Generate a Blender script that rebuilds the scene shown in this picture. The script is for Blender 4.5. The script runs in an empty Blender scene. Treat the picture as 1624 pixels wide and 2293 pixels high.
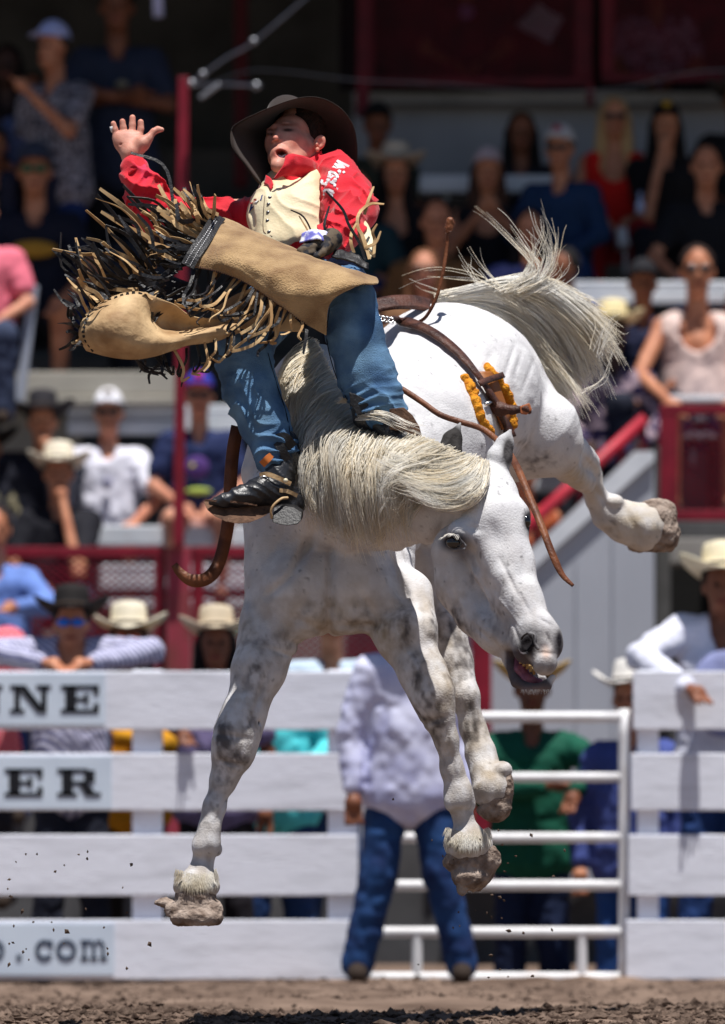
import bpy, bmesh, math, random
import numpy as np
import openvdb as vdb
from mathutils import Vector, Matrix
from mathutils.bvhtree import BVHTree

sc = bpy.context.scene
COL = sc.collection
random.seed(7); rng = np.random.default_rng(7)

# ---------------------------------------------------------------- camera, sky, sun, exposure
CAMH = 0.4167                       # a photographer crouching at the rail
cam_d = bpy.data.cameras.new('camera'); cam = bpy.data.objects.new('camera', cam_d); COL.objects.link(cam)
cam.location = (0, 0, CAMH); cam.rotation_euler = (math.radians(90), 0, 0)
cam_d.sensor_fit = 'HORIZONTAL'; cam_d.sensor_width = 24.0
cam_d.lens = 24.0 * 20 / (1624 / 720.0)
cam_d.shift_x = 0.0; cam_d.shift_y = (1990 - 1146.5) / 1624.0
cam_d.clip_start = 0.5; cam_d.clip_end = 400
cam_d.dof.use_dof = True; cam_d.dof.focus_distance = 19.9; cam_d.dof.aperture_fstop = 3.2
sc.camera = cam

SUN = Vector((0.09, -0.23, 1.0)).normalized()
w = bpy.data.worlds.new('World'); sc.world = w; w.use_nodes = True
nt = w.node_tree; nt.nodes.clear()
wo = nt.nodes.new('ShaderNodeOutputWorld'); bg = nt.nodes.new('ShaderNodeBackground'); sky = nt.nodes.new('ShaderNodeTexSky')
sky.sky_type = 'NISHITA'; sky.sun_disc = False
sky.sun_elevation = math.asin(SUN.z); sky.sun_rotation = math.atan2(SUN.x, SUN.y)
sky.altitude = 1800; sky.dust_density = 0.6
bg.inputs['Strength'].default_value = 0.058
nt.links.new(sky.outputs[0], bg.inputs[0]); nt.links.new(bg.outputs[0], wo.inputs[0])
sd = bpy.data.lights.new('sun', 'SUN'); so = bpy.data.objects.new('sun', sd); COL.objects.link(so)
sd.energy = 4.8; sd.angle = math.radians(0.53); sd.color = (1.0, 0.965, 0.92)
so.rotation_euler = (-SUN).to_track_quat('-Z', 'Y').to_euler(); so.location = (0, 0, 30)
sc.view_settings.view_transform = 'Standard'; sc.view_settings.look = 'None'
sc.view_settings.exposure = 0.34; sc.view_settings.gamma = 1.0; sc.view_settings.use_curve_mapping = False
sc.cycles.max_bounces = 8; sc.cycles.transmission_bounces = 6; sc.cycles.diffuse_bounces = 4; sc.cycles.glossy_bounces = 2

# ---------------------------------------------------------------- coordinates
def S(Y): return 14400.0 / Y
LEAN = 0.0
def lean(y): return LEAN * max(0.0, 590.0 - y)
def P(x, y, Y=20.0):
    Y = Y + lean(y)
    return np.array(((x - 812) / S(Y), Y, CAMH + (1990 - y) / S(Y)))
def R(r, Y=20.0): return r / S(Y)
def ZR(x, y): return (493.7 + .2320 * x, 194.9 + .2320 * y)
def ZH(x, y): return (941.9 + .2691 * x, 974.4 + .2691 * y)
def Z1(x, y): return (97.4 + .52 * x, 194.9 + .52 * y)
def ZB(x, y): return (389.8 + .24 * x, 877 + .24 * y)
def ZL(x, y): return (1169.3 + .3117 * x, 649.6 + .3117 * y)
def ZN(x, y): return (227.4 + .14 * x, 233.9 + .14 * y)
def Z2(x, y): return (389.8 + .56 * x, 649.6 + .56 * y)
def Z3(x, y): return (779.5 + .48 * x, 454.7 + .48 * y)

# ---------------------------------------------------------------- noise
_T = np.random.default_rng(3).random((32, 32, 32)).astype(np.float32)
def vnoise(p, freq, seed=0):
    q = np.asarray(p, dtype=np.float64) * freq + seed * 7.31
    i = np.floor(q).astype(int); f = q - i; f = f * f * (3 - 2 * f)
    x, y, z = i[..., 0] & 31, i[..., 1] & 31, i[..., 2] & 31
    x1, y1, z1 = (x + 1) & 31, (y + 1) & 31, (z + 1) & 31
    fx, fy, fz = f[..., 0], f[..., 1], f[..., 2]
    c = lambda a, b, d: _T[a, b, d]
    v = ((c(x, y, z) * (1 - fx) + c(x1, y, z) * fx) * (1 - fy) + (c(x, y1, z) * (1 - fx) + c(x1, y1, z) * fx) * fy) * (1 - fz) + \
        ((c(x, y, z1) * (1 - fx) + c(x1, y, z1) * fx) * (1 - fy) + (c(x, y1, z1) * (1 - fx) + c(x1, y1, z1) * fx) * fy) * fz
    return v * 2 - 1
def fbm(p, freq, seed=0, o=3):
    return sum(vnoise(p, freq * 2 ** k, seed + k) / 2 ** k for k in range(o)) / 1.75

# ---------------------------------------------------------------- objects
def org(o):
    v = Vector((0, 0, 0))
    while o is not None: v = v + o.location; o = o.parent
    return v
def props(o, label=None, cat=None, group=None, kind=None):
    if label: o['label'] = label
    if cat: o['category'] = cat
    if group: o['group'] = group
    if kind: o['kind'] = kind
    return o
def thing(name, label, cat, loc, group=None):
    o = bpy.data.objects.new(name, None); COL.objects.link(o); o.empty_display_size = .1
    o.location = tuple(float(v) for v in loc)
    return props(o, label, cat, group)
def link_mesh(name, me, parent=None):
    o = bpy.data.objects.new(name, me); COL.objects.link(o)
    if parent is not None: o.parent = parent
    return o
def mesh_np(name, V, F, mats, parent=None, smooth=True, mi=None, col=None, origin=None):
    """V (n,3) world, F (m,4) or (m,3) or list; -> object"""
    V = np.asarray(V, dtype=np.float64)
    me = bpy.data.meshes.new(name)
    o0 = np.array(org(parent)) if parent is not None else (np.array(origin) if origin is not None else np.zeros(3))
    V = V - o0
    if isinstance(F, np.ndarray):
        n, k = F.shape
        me.vertices.add(len(V)); me.vertices.foreach_set('co', V.astype(np.float32).ravel())
        me.loops.add(n * k); me.loops.foreach_set('vertex_index', F.astype(np.int32).ravel())
        me.polygons.add(n); me.polygons.foreach_set('loop_start', np.arange(0, n * k, k, dtype=np.int32))
        me.update(calc_edges=True)
    else:
        me.from_pydata([tuple(v) for v in V], [], F); me.update()
    me.validate()
    if not isinstance(mats, (list, tuple)): mats = [mats]
    for m in mats: me.materials.append(m)
    if mi is not None: me.polygons.foreach_set('material_index', np.asarray(mi, dtype=np.int32))
    me.polygons.foreach_set('use_smooth', np.full(len(me.polygons), bool(smooth)))
    if col is not None:
        a = me.attributes.new('col', 'FLOAT_COLOR', 'POINT')
        c = np.ones((len(V), 4), dtype=np.float32); c[:, :3] = col
        a.data.foreach_set('color', c.ravel())
    o = link_mesh(name, me, parent)
    if parent is None and origin is not None: o.location = tuple(float(v) for v in origin)
    return o

class MB:
    """collects simple shapes into one mesh"""
    def __init__(s): s.V = []; s.F = []; s.M = []; s.n = 0
    def add(s, V, F, m=0):
        s.V.append(np.asarray(V, float)); s.F += [tuple(int(i) + s.n for i in f) for f in F]; s.M += [m] * len(F); s.n += len(V)
    def box(s, lo, hi, m=0, R_=None):
        (a, b, c), (d, e, f) = lo, hi
        V = np.array([(a, b, c), (d, b, c), (d, e, c), (a, e, c), (a, b, f), (d, b, f), (d, e, f), (a, e, f)], float)
        if R_ is not None:
            ce = V.mean(0); V = (V - ce) @ np.array(R_).T + ce
        s.add(V, [(0, 3, 2, 1), (4, 5, 6, 7), (0, 1, 5, 4), (1, 2, 6, 5), (2, 3, 7, 6), (3, 0, 4, 7)], m)
    def bar(s, a, b, wx, wz, m=0, up=(0, 1, 0)):
        a = np.array(a, float); b = np.array(b, float); d = b - a; d /= np.linalg.norm(d)
        u = np.array(up, float); r = np.cross(d, u); r /= np.linalg.norm(r); u = np.cross(r, d)
        V = []
        for q in (a, b):
            for i, j in ((-1, -1), (1, -1), (1, 1), (-1, 1)): V.append(q + r * i * wx / 2 + u * j * wz / 2)
        s.add(V, [(0, 3, 2, 1), (4, 5, 6, 7), (0, 1, 5, 4), (1, 2, 6, 5), (2, 3, 7, 6), (3, 0, 4, 7)], m)
    def tube(s, path, rad, n=8, m=0, cap=True):
        path = np.asarray(path, float); k = len(path)
        rad = np.full(k, rad) if np.isscalar(rad) else np.asarray(rad, float)
        T = np.gradient(path, axis=0); T /= np.linalg.norm(T, axis=1)[:, None] + 1e-12
        u = np.cross(T[0], (0, 0, 1.0)); 
        if np.linalg.norm(u) < .1: u = np.cross(T[0], (0, 1.0, 0))
        V = []
        for i in range(k):
            u = u - T[i] * np.dot(u, T[i]); u /= np.linalg.norm(u) + 1e-12; v = np.cross(T[i], u)
            for j in range(n):
                t = 2 * math.pi * j / n; V.append(path[i] + rad[i] * (u * math.cos(t) + v * math.sin(t)))
        F = [(i * n + j, i * n + (j + 1) % n, (i + 1) * n + (j + 1) % n, (i + 1) * n + j) for i in range(k - 1) for j in range(n)]
        if cap: F += [tuple(range(n))[::-1], tuple((k - 1) * n + j for j in range(n))]
        s.add(V, F, m)
    def prism(s, poly, d0, d1, m=0):
        """poly: list of xyz of front face; extruded from +d0 to +d1 (vectors)"""
        n = len(poly); A = [np.array(q) + d0 for q in poly]; B = [np.array(q) + d1 for q in poly]
        s.add(A + B, [tuple(range(n)), tuple(range(2 * n - 1, n - 1, -1))] + [(i, n + i, n + (i + 1) % n, (i + 1) % n) for i in range(n)], m)
    def ball(s, c, r, nu=10, nv=7, m=0):
        r = np.full(3, r) if np.isscalar(r) else np.array(r); V = []
        for i in range(nv + 1):
            t = math.pi * i / nv
            for j in range(nu):
                q = 2 * math.pi * j / nu; V.append(np.array(c) + r * np.array((math.sin(t) * math.cos(q), math.sin(t) * math.sin(q), math.cos(t))))
        s.add(V, [(i * nu + j, (i + 1) * nu + j, (i + 1) * nu + (j + 1) % nu, i * nu + (j + 1) % nu) for i in range(nv) for j in range(nu)], m)
    def build(s, name, mats, parent=None, smooth=False, origin=None, bevel=0):
        o = mesh_np(name, np.concatenate(s.V), s.F, mats, parent, smooth, s.M, origin=origin)
        if bevel:
            b = o.modifiers.new('bevel', 'BEVEL'); b.width = bevel; b.segments = 2; b.limit_method = 'ANGLE'
        return o

def spline(pts, n):
    """Catmull-Rom through pts -> n samples"""
    p = np.asarray(pts, float); k = len(p)
    if k == 2: return p[0] + (p[1] - p[0]) * np.linspace(0, 1, n)[:, None]
    q = np.vstack([2 * p[0] - p[1], p, 2 * p[-1] - p[-2]])
    t = np.linspace(0, k - 1 - 1e-9, n); i = t.astype(int); f = (t - i)[:, None]
    a, b, c, d = q[i], q[i + 1], q[i + 2], q[i + 3]
    return .5 * (2 * b + (c - a) * f + (2 * a - 5 * b + 4 * c - d) * f ** 2 + (3 * b - a - 3 * c + d) * f ** 3)

# ---------------------------------------------------------------- implicit surfaces
class Vol:
    def __init__(s, h): s.h = h; s.pr = []
    def cone(s, a, b, ra, rb, k=.02, op=1): s.pr.append(('c', np.array(a, float), np.array(b, float), ra, rb, k, op)); return s
    def ell(s, c, r, rot=None, k=.02, op=1):
        s.pr.append(('e', np.array(c, float), np.array(r, float), np.eye(3) if rot is None else np.array(rot, float), None, k, op)); return s
    def cp(s, x0, y0, Y0, r0, x1, y1, Y1, r1, k=.02, op=1): return s.cone(P(x0, y0, Y0), P(x1, y1, Y1), R(r0, Y0), R(r1, Y1), k, op)
    def chain(s, pts, k=.02, op=1):
        for a, b in zip(pts[:-1], pts[1:]): s.cp(a[0], a[1], a[2], a[3], b[0], b[1], b[2], b[3], k, op)
        return s
    def ep(s, x, y, Y, rx, ry, rz, rot=None, k=.02, op=1):
        return s.ell(P(x, y, Y), (R(rx, Y), R(ry, Y), R(rz, Y)), rot, k, op)
    def ext(s, q):
        if q[0] == 'c':
            return np.minimum(q[1] - q[3], q[2] - q[4]), np.maximum(q[1] + q[3], q[2] + q[4])
        m = q[2].max(); return q[1] - m, q[1] + m
    def surf(s, disp=None):
        h = s.h; E = [s.ext(q) for q in s.pr if q[6] > 0]
        lo = np.min([e[0] for e in E], 0) - 4 * h; hi = np.max([e[1] for e in E], 0) + 4 * h
        n = np.ceil((hi - lo) / h).astype(int) + 1
        D = np.full(n, .2, dtype=np.float32)
        for q in s.pr:
            a, b = s.ext(q); k = q[5]; m = k + 3 * h
            i0 = np.clip(np.floor((a - m - lo) / h).astype(int), 0, n); i1 = np.clip(np.ceil((b + m - lo) / h).astype(int) + 1, 0, n)
            if (i1 <= i0).any(): continue
            X = (lo[0] + np.arange(i0[0], i1[0]) * h).astype(np.float32)[:, None, None]
            Yv = (lo[1] + np.arange(i0[1], i1[1]) * h).astype(np.float32)[None, :, None]
            Z = (lo[2] + np.arange(i0[2], i1[2]) * h).astype(np.float32)[None, None, :]
            if q[0] == 'c':
                A, B, ra, rb = q[1:5]; d = B - A; L = float(d @ d) + 1e-12
                x, y, z = X - A[0], Yv - A[1], Z - A[2]
                t = np.clip((x * d[0] + y * d[1] + z * d[2]) / L, 0, 1)
                v = np.sqrt((x - t * d[0]) ** 2 + (y - t * d[1]) ** 2 + (z - t * d[2]) ** 2) - (ra + (rb - ra) * t)
            else:
                c, r, M = q[1], q[2], q[3]
                x, y, z = X - c[0], Yv - c[1], Z - c[2]
                l = [M[0][i] * x + M[1][i] * y + M[2][i] * z for i in range(3)]
                k0 = np.sqrt((l[0] / r[0]) ** 2 + (l[1] / r[1]) ** 2 + (l[2] / r[2]) ** 2)
                k1 = np.sqrt((l[0] / r[0] ** 2) ** 2 + (l[1] / r[1] ** 2) ** 2 + (l[2] / r[2] ** 2) ** 2) + 1e-6
                v = k0 * (k0 - 1) / k1
            sl = tuple(slice(i0[i], i1[i]) for i in range(3)); d0 = D[sl]; v = v.astype(np.float32)
            if q[6] > 0:
                g = np.clip(.5 + .5 * (d0 - v) / k, 0, 1); D[sl] = d0 + (v - d0) * g - k * g * (1 - g)
            else:
                g = np.clip(.5 - .5 * (d0 + v) / k, 0, 1); D[sl] = d0 + (-v - d0) * g + k * g * (1 - g)
        if disp is not None:
            I = np.nonzero(np.abs(D) < 5 * h); p = np.stack([lo[i] + I[i] * h for i in range(3)], -1)
            D[I] += disp(p).astype(np.float32)
        g = vdb.FloatGrid(.2); g.copyFromArray(np.clip(D, -3 * h, 3 * h) if False else D)
        pts, quads = g.convertToQuads(isovalue=0.0)
        V = lo + np.asarray(pts, float) * h; F = np.asarray(quads).astype(np.int64)
        # orientation
        a, b, c, d = V[F[:, 0]], V[F[:, 1]], V[F[:, 2]], V[F[:, 3]]
        vol = np.einsum('ij,ij->i', a - lo, np.cross(b - lo, c - lo)).sum() + np.einsum('ij,ij->i', a - lo, np.cross(c - lo, d - lo)).sum()
        if vol < 0: F = F[:, ::-1]
        return V, F
    def build(s, name, mat, parent=None, disp=None, col=None):
        V, F = s.surf(disp)
        return mesh_np(name, V, F, mat, parent, True, col=col(V) if col else None)
def join_np(parts):
    V = []; F = []; n = 0
    for v, f in parts: V.append(v); F.append(f + n); n += len(v)
    return np.concatenate(V), np.concatenate(F)

# ---------------------------------------------------------------- materials
def lin(*c):
    c = c[0] if len(c) == 1 else c
    return tuple(((v / 255) / 12.92 if v <= 10.3 else ((v / 255 + .055) / 1.055) ** 2.4) for v in c)
_mats = {}
def mat(name, c, c2=None, scale=8, rough=.8, bump=.0, bscale=60, attr=False, spec=.3, metal=0, sheen=0, stretch=None, detail=4, dirt=None, coord='Object', lo=.35, hi=.65, sss=0):
    if name in _mats: return _mats[name]
    m = bpy.data.materials.new(name); m.use_nodes = True; t = m.node_tree; N = t.nodes; L = t.links
    b = N['Principled BSDF']; b.inputs['Roughness'].default_value = rough; b.inputs['Specular IOR Level'].default_value = spec
    b.inputs['Metallic'].default_value = metal
    if sheen: b.inputs['Sheen Weight'].default_value = sheen
    if sss:
        b.inputs['Subsurface Weight'].default_value = sss; b.inputs['Subsurface Radius'].default_value = (1, .35, .2); b.inputs['Subsurface Scale'].default_value = .008
    tc = N.new('ShaderNodeTexCoord'); mp = N.new('ShaderNodeMapping'); L.new(tc.outputs[coord], mp.inputs[0])
    if stretch: mp.inputs['Scale'].default_value = stretch
    n = N.new('ShaderNodeTexNoise'); n.inputs['Scale'].default_value = scale; n.inputs['Detail'].default_value = detail; L.new(mp.outputs[0], n.inputs['Vector'])
    r = N.new('ShaderNodeMapRange'); r.inputs['From Min'].default_value = lo; r.inputs['From Max'].default_value = hi; L.new(n.outputs[0], r.inputs[0])
    mx = N.new('ShaderNodeMix'); mx.data_type = 'RGBA'; L.new(r.outputs[0], mx.inputs[0])
    c2 = c2 or tuple(v * .8 for v in c)
    mx.inputs[6].default_value = (*c, 1); mx.inputs[7].default_value = (*c2, 1); out = mx.outputs[2]
    if attr:
        at = N.new('ShaderNodeAttribute'); at.attribute_name = 'col'
        m2 = N.new('ShaderNodeMix'); m2.data_type = 'RGBA'; m2.blend_type = 'MULTIPLY'; m2.inputs[0].default_value = 1
        L.new(out, m2.inputs[6]); L.new(at.outputs[0], m2.inputs[7]); out = m2.outputs[2]
    L.new(out, b.inputs['Base Color'])
    if bump:
        n2 = N.new('ShaderNodeTexNoise'); n2.inputs['Scale'].default_value = bscale; n2.inputs['Detail'].default_value = 5; L.new(mp.outputs[0], n2.inputs['Vector'])
        bu = N.new('ShaderNodeBump'); bu.inputs['Strength'].default_value = bump; bu.inputs['Distance'].default_value = .01
        L.new(n2.outputs[0], bu.inputs['Height']); L.new(bu.outputs[0], b.inputs['Normal'])
    _mats[name] = m; return m
# ================================================================ THE HORSE
M_coat = mat('horse_coat', (.71, .705, .715), (.59, .58, .595), scale=14, rough=.75, bump=.28, bscale=160, attr=True, spec=.15, detail=8)
M_hoof = mat('muddy_hoof', lin(168, 152, 140), lin(106, 90, 80), scale=26, rough=.95, bump=.9, bscale=70, spec=.1)
M_hair0 = mat('plain_pale_hair', (.8, .76, .68))
M_hair = mat('pale_hair', (.98, .97, .94), (.93, .88, .78), scale=5, rough=.5, spec=.4, attr=True, stretch=(1, 1, 1), lo=.4, hi=.68)
def translucent(m, f=.4):
    t = m.node_tree; b = t.nodes['Principled BSDF']; o = [n for n in t.nodes if n.type == 'OUTPUT_MATERIAL'][0]
    tr = t.nodes.new('ShaderNodeBsdfTranslucent'); mx = t.nodes.new('ShaderNodeMixShader'); mx.inputs[0].default_value = f
    t.links.new(b.inputs['Base Color'].links[0].from_socket, tr.inputs[0]); t.links.new(b.outputs[0], mx.inputs[1]); t.links.new(tr.outputs[0], mx.inputs[2]); t.links.new(mx.outputs[0], o.inputs[0])
translucent(M_hair, .5)
M_hairy = mat('yellow_hair', (.78, .75, .68), (.62, .55, .42), scale=16, rough=.6)
M_eye = mat('dark_eye', (.006, .005, .005), rough=.05, spec=.8)
M_mouth = mat('mouth_pink', lin(150, 92, 110), lin(105, 58, 74), scale=30, rough=.35, bump=.3, bscale=90)
M_teeth = mat('horse_teeth', lin(205, 170, 110), lin(150, 110, 60), scale=60, rough=.4)

horse = thing('horse', 'white bucking horse in mid air with head down and mane flying', 'horse', P(760, 1990, 20.2) * (1, 1, 0))

hb = Vol(.006)
K = .07
hb.cp(742, 1165, 20.22, 178, 890, 1000, 20.6, 200, K)
hb.cp(890, 1000, 20.6, 200, 1005, 885, 21.0, 196, K)
hb.cp(1005, 885, 21.0, 196, 1048, 868, 21.25, 168, K)
hb.cp(1040, 880, 21.2, 155, 1150, 955, 21.25, 120, K)
hb.cp(1150, 955, 21.25, 120, 1216, 975, 21.2, 86, .05)
hb.cp(1216, 975, 21.2, 88, 1240, 1000, 21.22, 62, .04)
hb.cp(930, 1010, 20.95, 130, 945, 1180, 20.75, 84, .06)
# withers, neck
hb.cp(705, 860, 20.27, 92, 735, 1010, 20.05, 112, .05)
hb.cp(735, 1010, 20.05, 112, 830, 1095, 19.75, 102, .05)
hb.cp(830, 1095, 19.75, 102, 950, 1125, 19.52, 90, .05)
hb.cp(950, 1125, 19.52, 90, 1060, 1120, 19.42, 62, .04)
hb.cp(760, 1120, 19.98, 118, 880, 1150, 19.68, 84, .05)
hb.cp(640, 900, 20.3, 60, 600, 1060, 20.25, 60, .06)
# shoulders and chest
hb.cp(628, 1140, 20.12, 82, 636, 1330, 20.05, 88, .06)
hb.cp(845, 1200, 20.12, 86, 835, 1320, 20.05, 90, .06)
hb.ep(668, 1325, 19.98, 84, 80, 92, k=.05)
hb.ep(800, 1320, 19.98, 88, 80, 90, k=.05)
hb.ep(740, 1335, 20.02, 90, 90, 92, k=.04)
# forelegs
FL = [(612, 1395, 20.0, 76), (580, 1500, 19.93, 58), (548, 1600, 19.88, 47), (531, 1645, 19.86, 48), (522, 1685, 19.86, 44), (502, 1745, 19.86, 26), (482, 1805, 19.85, 20), (470, 1850, 19.84, 25)]
hb.chain(FL, .03)
hb.ep(464, 1886, 19.84, 29, 32, 34, k=.025); hb.ep(446, 1896, 19.82, 16, 18, 20, k=.015); hb.ep(484, 1902, 19.88, 14, 20, 16, k=.012)
hb.chain([(463, 1890, 19.85, 29), (455, 1930, 19.85, 22), (446, 1965, 19.84, 34)], .012)
hb.ep(440, 1985, 19.84, 51, 44, 32, k=.02)
FR = [(872, 1350, 20.0, 84), (905, 1425, 19.92, 62), (945, 1505, 19.85, 49), (968, 1555, 19.82, 47), (980, 1600, 19.82, 35), (998, 1655, 19.83, 23), (1012, 1720, 19.85, 21), (1026, 1762, 19.86, 27)]
hb.chain(FR, .03)
hb.chain([(925, 1325, 20.0, 42), (930, 1410, 19.88, 44)], .05)
hb.ep(1029, 1786, 19.86, 31, 34, 36, k=.025); hb.ep(1048, 1800, 19.88, 18, 22, 18, k=.012); hb.ep(1012, 1796, 19.84, 14, 18, 20, k=.012)
hb.chain([(1032, 1790, 19.87, 30), (1040, 1838, 19.88, 22), (1048, 1875, 19.88, 42)], .012)
hb.ep(1049, 1893, 19.88, 56, 50, 42, k=.012)
# near hind leg swung forward under the belly
hb.chain([(948, 1180, 20.75, 84), (975, 1280, 20.7, 66), (1000, 1400, 20.6, 46), (1022, 1480, 20.55, 34), (1042, 1560, 20.5, 30), (1060, 1630, 20.5, 27), (1076, 1680, 20.48, 32)], .025)
hb.chain([(1078, 1690, 20.48, 35), (1092, 1740, 20.44, 34), (1100, 1765, 20.42, 44)], .015)
hb.ep(1125, 1725, 20.42, 22, 30, 20, k=.015)
# off hind leg kicked out behind
hb.chain([(1240, 1005, 21.22, 56), (1272, 1052, 21.5, 30), (1312, 1082, 21.8, 24)], .02)
hb.chain([(1288, 1010, 21.5, 34), (1318, 1035, 21.8, 24), (1338, 1072, 21.92, 15)], .012)
hb.chain([(1318, 1070, 21.86, 25), (1340, 1120, 21.95, 27), (1362, 1148, 21.98, 38), (1400, 1168, 22.0, 46), (1440, 1180, 22.02, 56)], .015)
hb.ep(1372, 1125, 21.95, 26, 26, 20, k=.012)
# knees and tendons
hb.ep(505, 1665, 19.82, 22, 24, 34, k=.02)
hb.ep(552, 1655, 19.86, 22, 24, 30, k=.02)
hb.ep(960, 1570, 19.78, 26, 20, 30, k=.02)
hb.ep(985, 1575, 19.82, 24, 20, 36, k=.02)
# grooves of the chest, shoulder, flank and thigh
hb.cp(742, 1225, 19.84, 16, 735, 1400, 19.80, 20, .04, -1)
hb.cp(655, 1225, 19.83, 8, 700, 1180, 19.86, 8, .03, -1); hb.cp(600, 1290, 19.87, 7, 660, 1400, 19.84, 9, .03, -1)
hb.ep(690, 1385, 19.935, 30, 30, 38, k=.05); hb.ep(784, 1385, 19.935, 34, 30, 32, k=.05)
hb.cp(862, 1230, 19.93, 8, 905, 1330, 19.9, 8, .03, -1); hb.cp(640, 1425, 19.84, 5, 688, 1465, 19.9, 6, .015, -1)
hb.cp(600, 1460, 19.83, 5, 660, 1475, 19.86, 5, .02, -1); hb.cp(560, 1560, 19.85, 4, 575, 1620, 19.84, 4, .015, -1)
hb.cp(548, 1330, 19.95, 10, 610, 1420, 19.85, 8, .03, -1)
hb.cp(700, 1195, 19.86, 9, 650, 1270, 19.83, 8, .04, -1)
hb.cp(830, 1385, 19.86, 10, 905, 1345, 19.86, 8, .03, -1)
hb.cp(690, 1430, 19.9, 8, 640, 1440, 19.86, 8, .03, -1)
hb.cp(1105, 790, 20.98, 10, 1068, 950, 20.98, 9, .05, -1)
for k_, (xa, ya, xb, yb) in enumerate([(1155, 775, 1128, 860), (1172, 795, 1146, 868), (1190, 822, 1166, 870)]):
    hb.cp(xa, ya, 21.02, 4, xb, yb, 20.98, 4, .02, -1)
def relief(p, L):
    x = p[..., 0] / p[..., 1] * 14400 + 812; y = 1990 - (p[..., 2] - CAMH) / p[..., 1] * 14400; out = 0
    for x0, y0, x1, y1, w_, dp in L:
        dx, dy = x1 - x0, y1 - y0; t = np.clip(((x - x0) * dx + (y - y0) * dy) / (dx * dx + dy * dy), 0, 1)
        d2 = (x - x0 - t * dx) ** 2 + (y - y0 - t * dy) ** 2; out = out + dp * np.exp(-d2 / w_ ** 2) * (.35 + .65 * np.sin(np.pi * np.clip(t, .02, .98)))
    return out
BODY_LINES = [(1105, 785, 1072, 860, 9, .006), (1154, 770, 1122, 868, 5, .006), (1168, 792, 1150, 850, 4, .004), (1196, 806, 1168, 880, 5, .0045), (1000, 705, 1060, 800, 16, .008), (1150, 880, 1112, 965, 12, .009), (1090, 960, 1180, 1010, 12, .006),
  (705, 1195, 652, 1290, 11, .018), (652, 1290, 600, 1335, 9, .012), (742, 1235, 735, 1415, 11, .022), (870, 1235, 908, 1335, 8, .014), (665, 1385, 735, 1418, 9, .010), (745, 1400, 850, 1400, 9, .010), (640, 1430, 700, 1462, 6, .008), (598, 1452, 668, 1474, 5, .007), (690, 1330, 660, 1400, 10, .007), (800, 1320, 850, 1395, 10, .008),
  (562, 1480, 530, 1600, 7, .006), (600, 1500, 560, 1620, 6, .006), (480, 1642, 560, 1655, 6, .006), (492, 1702, 548, 1716, 6, .008), (514, 1770, 482, 1845, 5, .006), (560, 1350, 575, 1440, 8, .007), (540, 1650, 545, 1700, 5, -.004), 
  (925, 1440, 958, 1540, 7, .006), (945, 1622, 1002, 1604, 6, .007), (1000, 1642, 1022, 1750, 4, .006), (880, 1410, 935, 1500, 6, -.004), (948, 1560, 955, 1600, 6, -.004), (1012, 1812, 1060, 1816, 5, .006), (945, 1340, 962, 1440, 8, .006),
  (900, 1168, 962, 1236, 7, .009), (858, 1188, 928, 1240, 6, .007), (1000, 1150, 968, 1228, 8, .010), (640, 1180, 600, 1260, 12, .006), (560, 1200, 575, 1320, 10, .005), (1010, 1320, 1030, 1480, 7, .006), (1050, 1560, 1070, 1680, 5, .005), (1330, 1090, 1365, 1140, 6, .006), (1400, 1140, 1440, 1210, 8, .005), (1300, 1015, 1340, 1062, 5, .006),
  (760, 1210, 840, 1250, 9, .006), (620, 1100, 610, 1180, 14, .005), (960, 820, 1000, 960, 22, .006)]
HEAD_LINES = [(1050, 1262, 1112, 1372, 3.5, -.0028), (1108, 1330, 1166, 1402, 3.2, -.003), (1036, 1255, 1098, 1392, 11, .005), (1036, 1176, 1078, 1188, 8, .005), (1120, 1250, 1160, 1335, 5, .006), (1150, 1398, 1166, 1442, 3.5, .005), (1206, 1384, 1236, 1402, 4, .004), (1150, 1452, 1186, 1490, 3.5, .004),
  (1205, 1462, 1242, 1464, 4, .006), (1100, 1160, 1110, 1210, 12, .003), (1000, 1290, 1040, 1400, 8, .004), (1085, 1110, 1075, 1170, 6, .004), (1165, 1330, 1190, 1380, 5, .004), (1060, 1400, 1120, 1452, 5, .004), (1170, 1230, 1178, 1300, 5, .003), (1225, 1420, 1232, 1446, 4, .006)]
def hdisp(p): return relief(p, BODY_LINES) -.0022 * vnoise(p, 16, 1) - .0035 * vnoise(p, 7, 4) - .0012 * vnoise(p, 40, 2)
HV, HF = hb.surf(hdisp)

# ---- head, on a finer grid
hh = Vol(.0034)
k = .03
hh.chain([(1045, 1120, 19.45, 66), (1092, 1118, 19.34, 66), (1108, 1170, 19.28, 70), (1136, 1265, 19.24, 58), (1162, 1345, 19.2, 50), (1192, 1405, 19.16, 46)], .03)
hh.ep(1095, 1075, 19.36, 44, 50, 40, k=.03)
hh.ep(1146, 1160, 19.30, 41, 40, 40, k=.025)
hh.ep(1042, 1192, 19.24, 42, 36, 34, k=.025)
hh.chain([(1032, 1235, 19.37, 66), (1046, 1310, 19.37, 66), (1075, 1372, 19.33, 52), (1112, 1425, 19.28, 36), (1142, 1462, 19.25, 22)], .03)
hh.chain([(1098, 1400, 19.27, 40), (1165, 1430, 19.18, 34)], .03)
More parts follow.
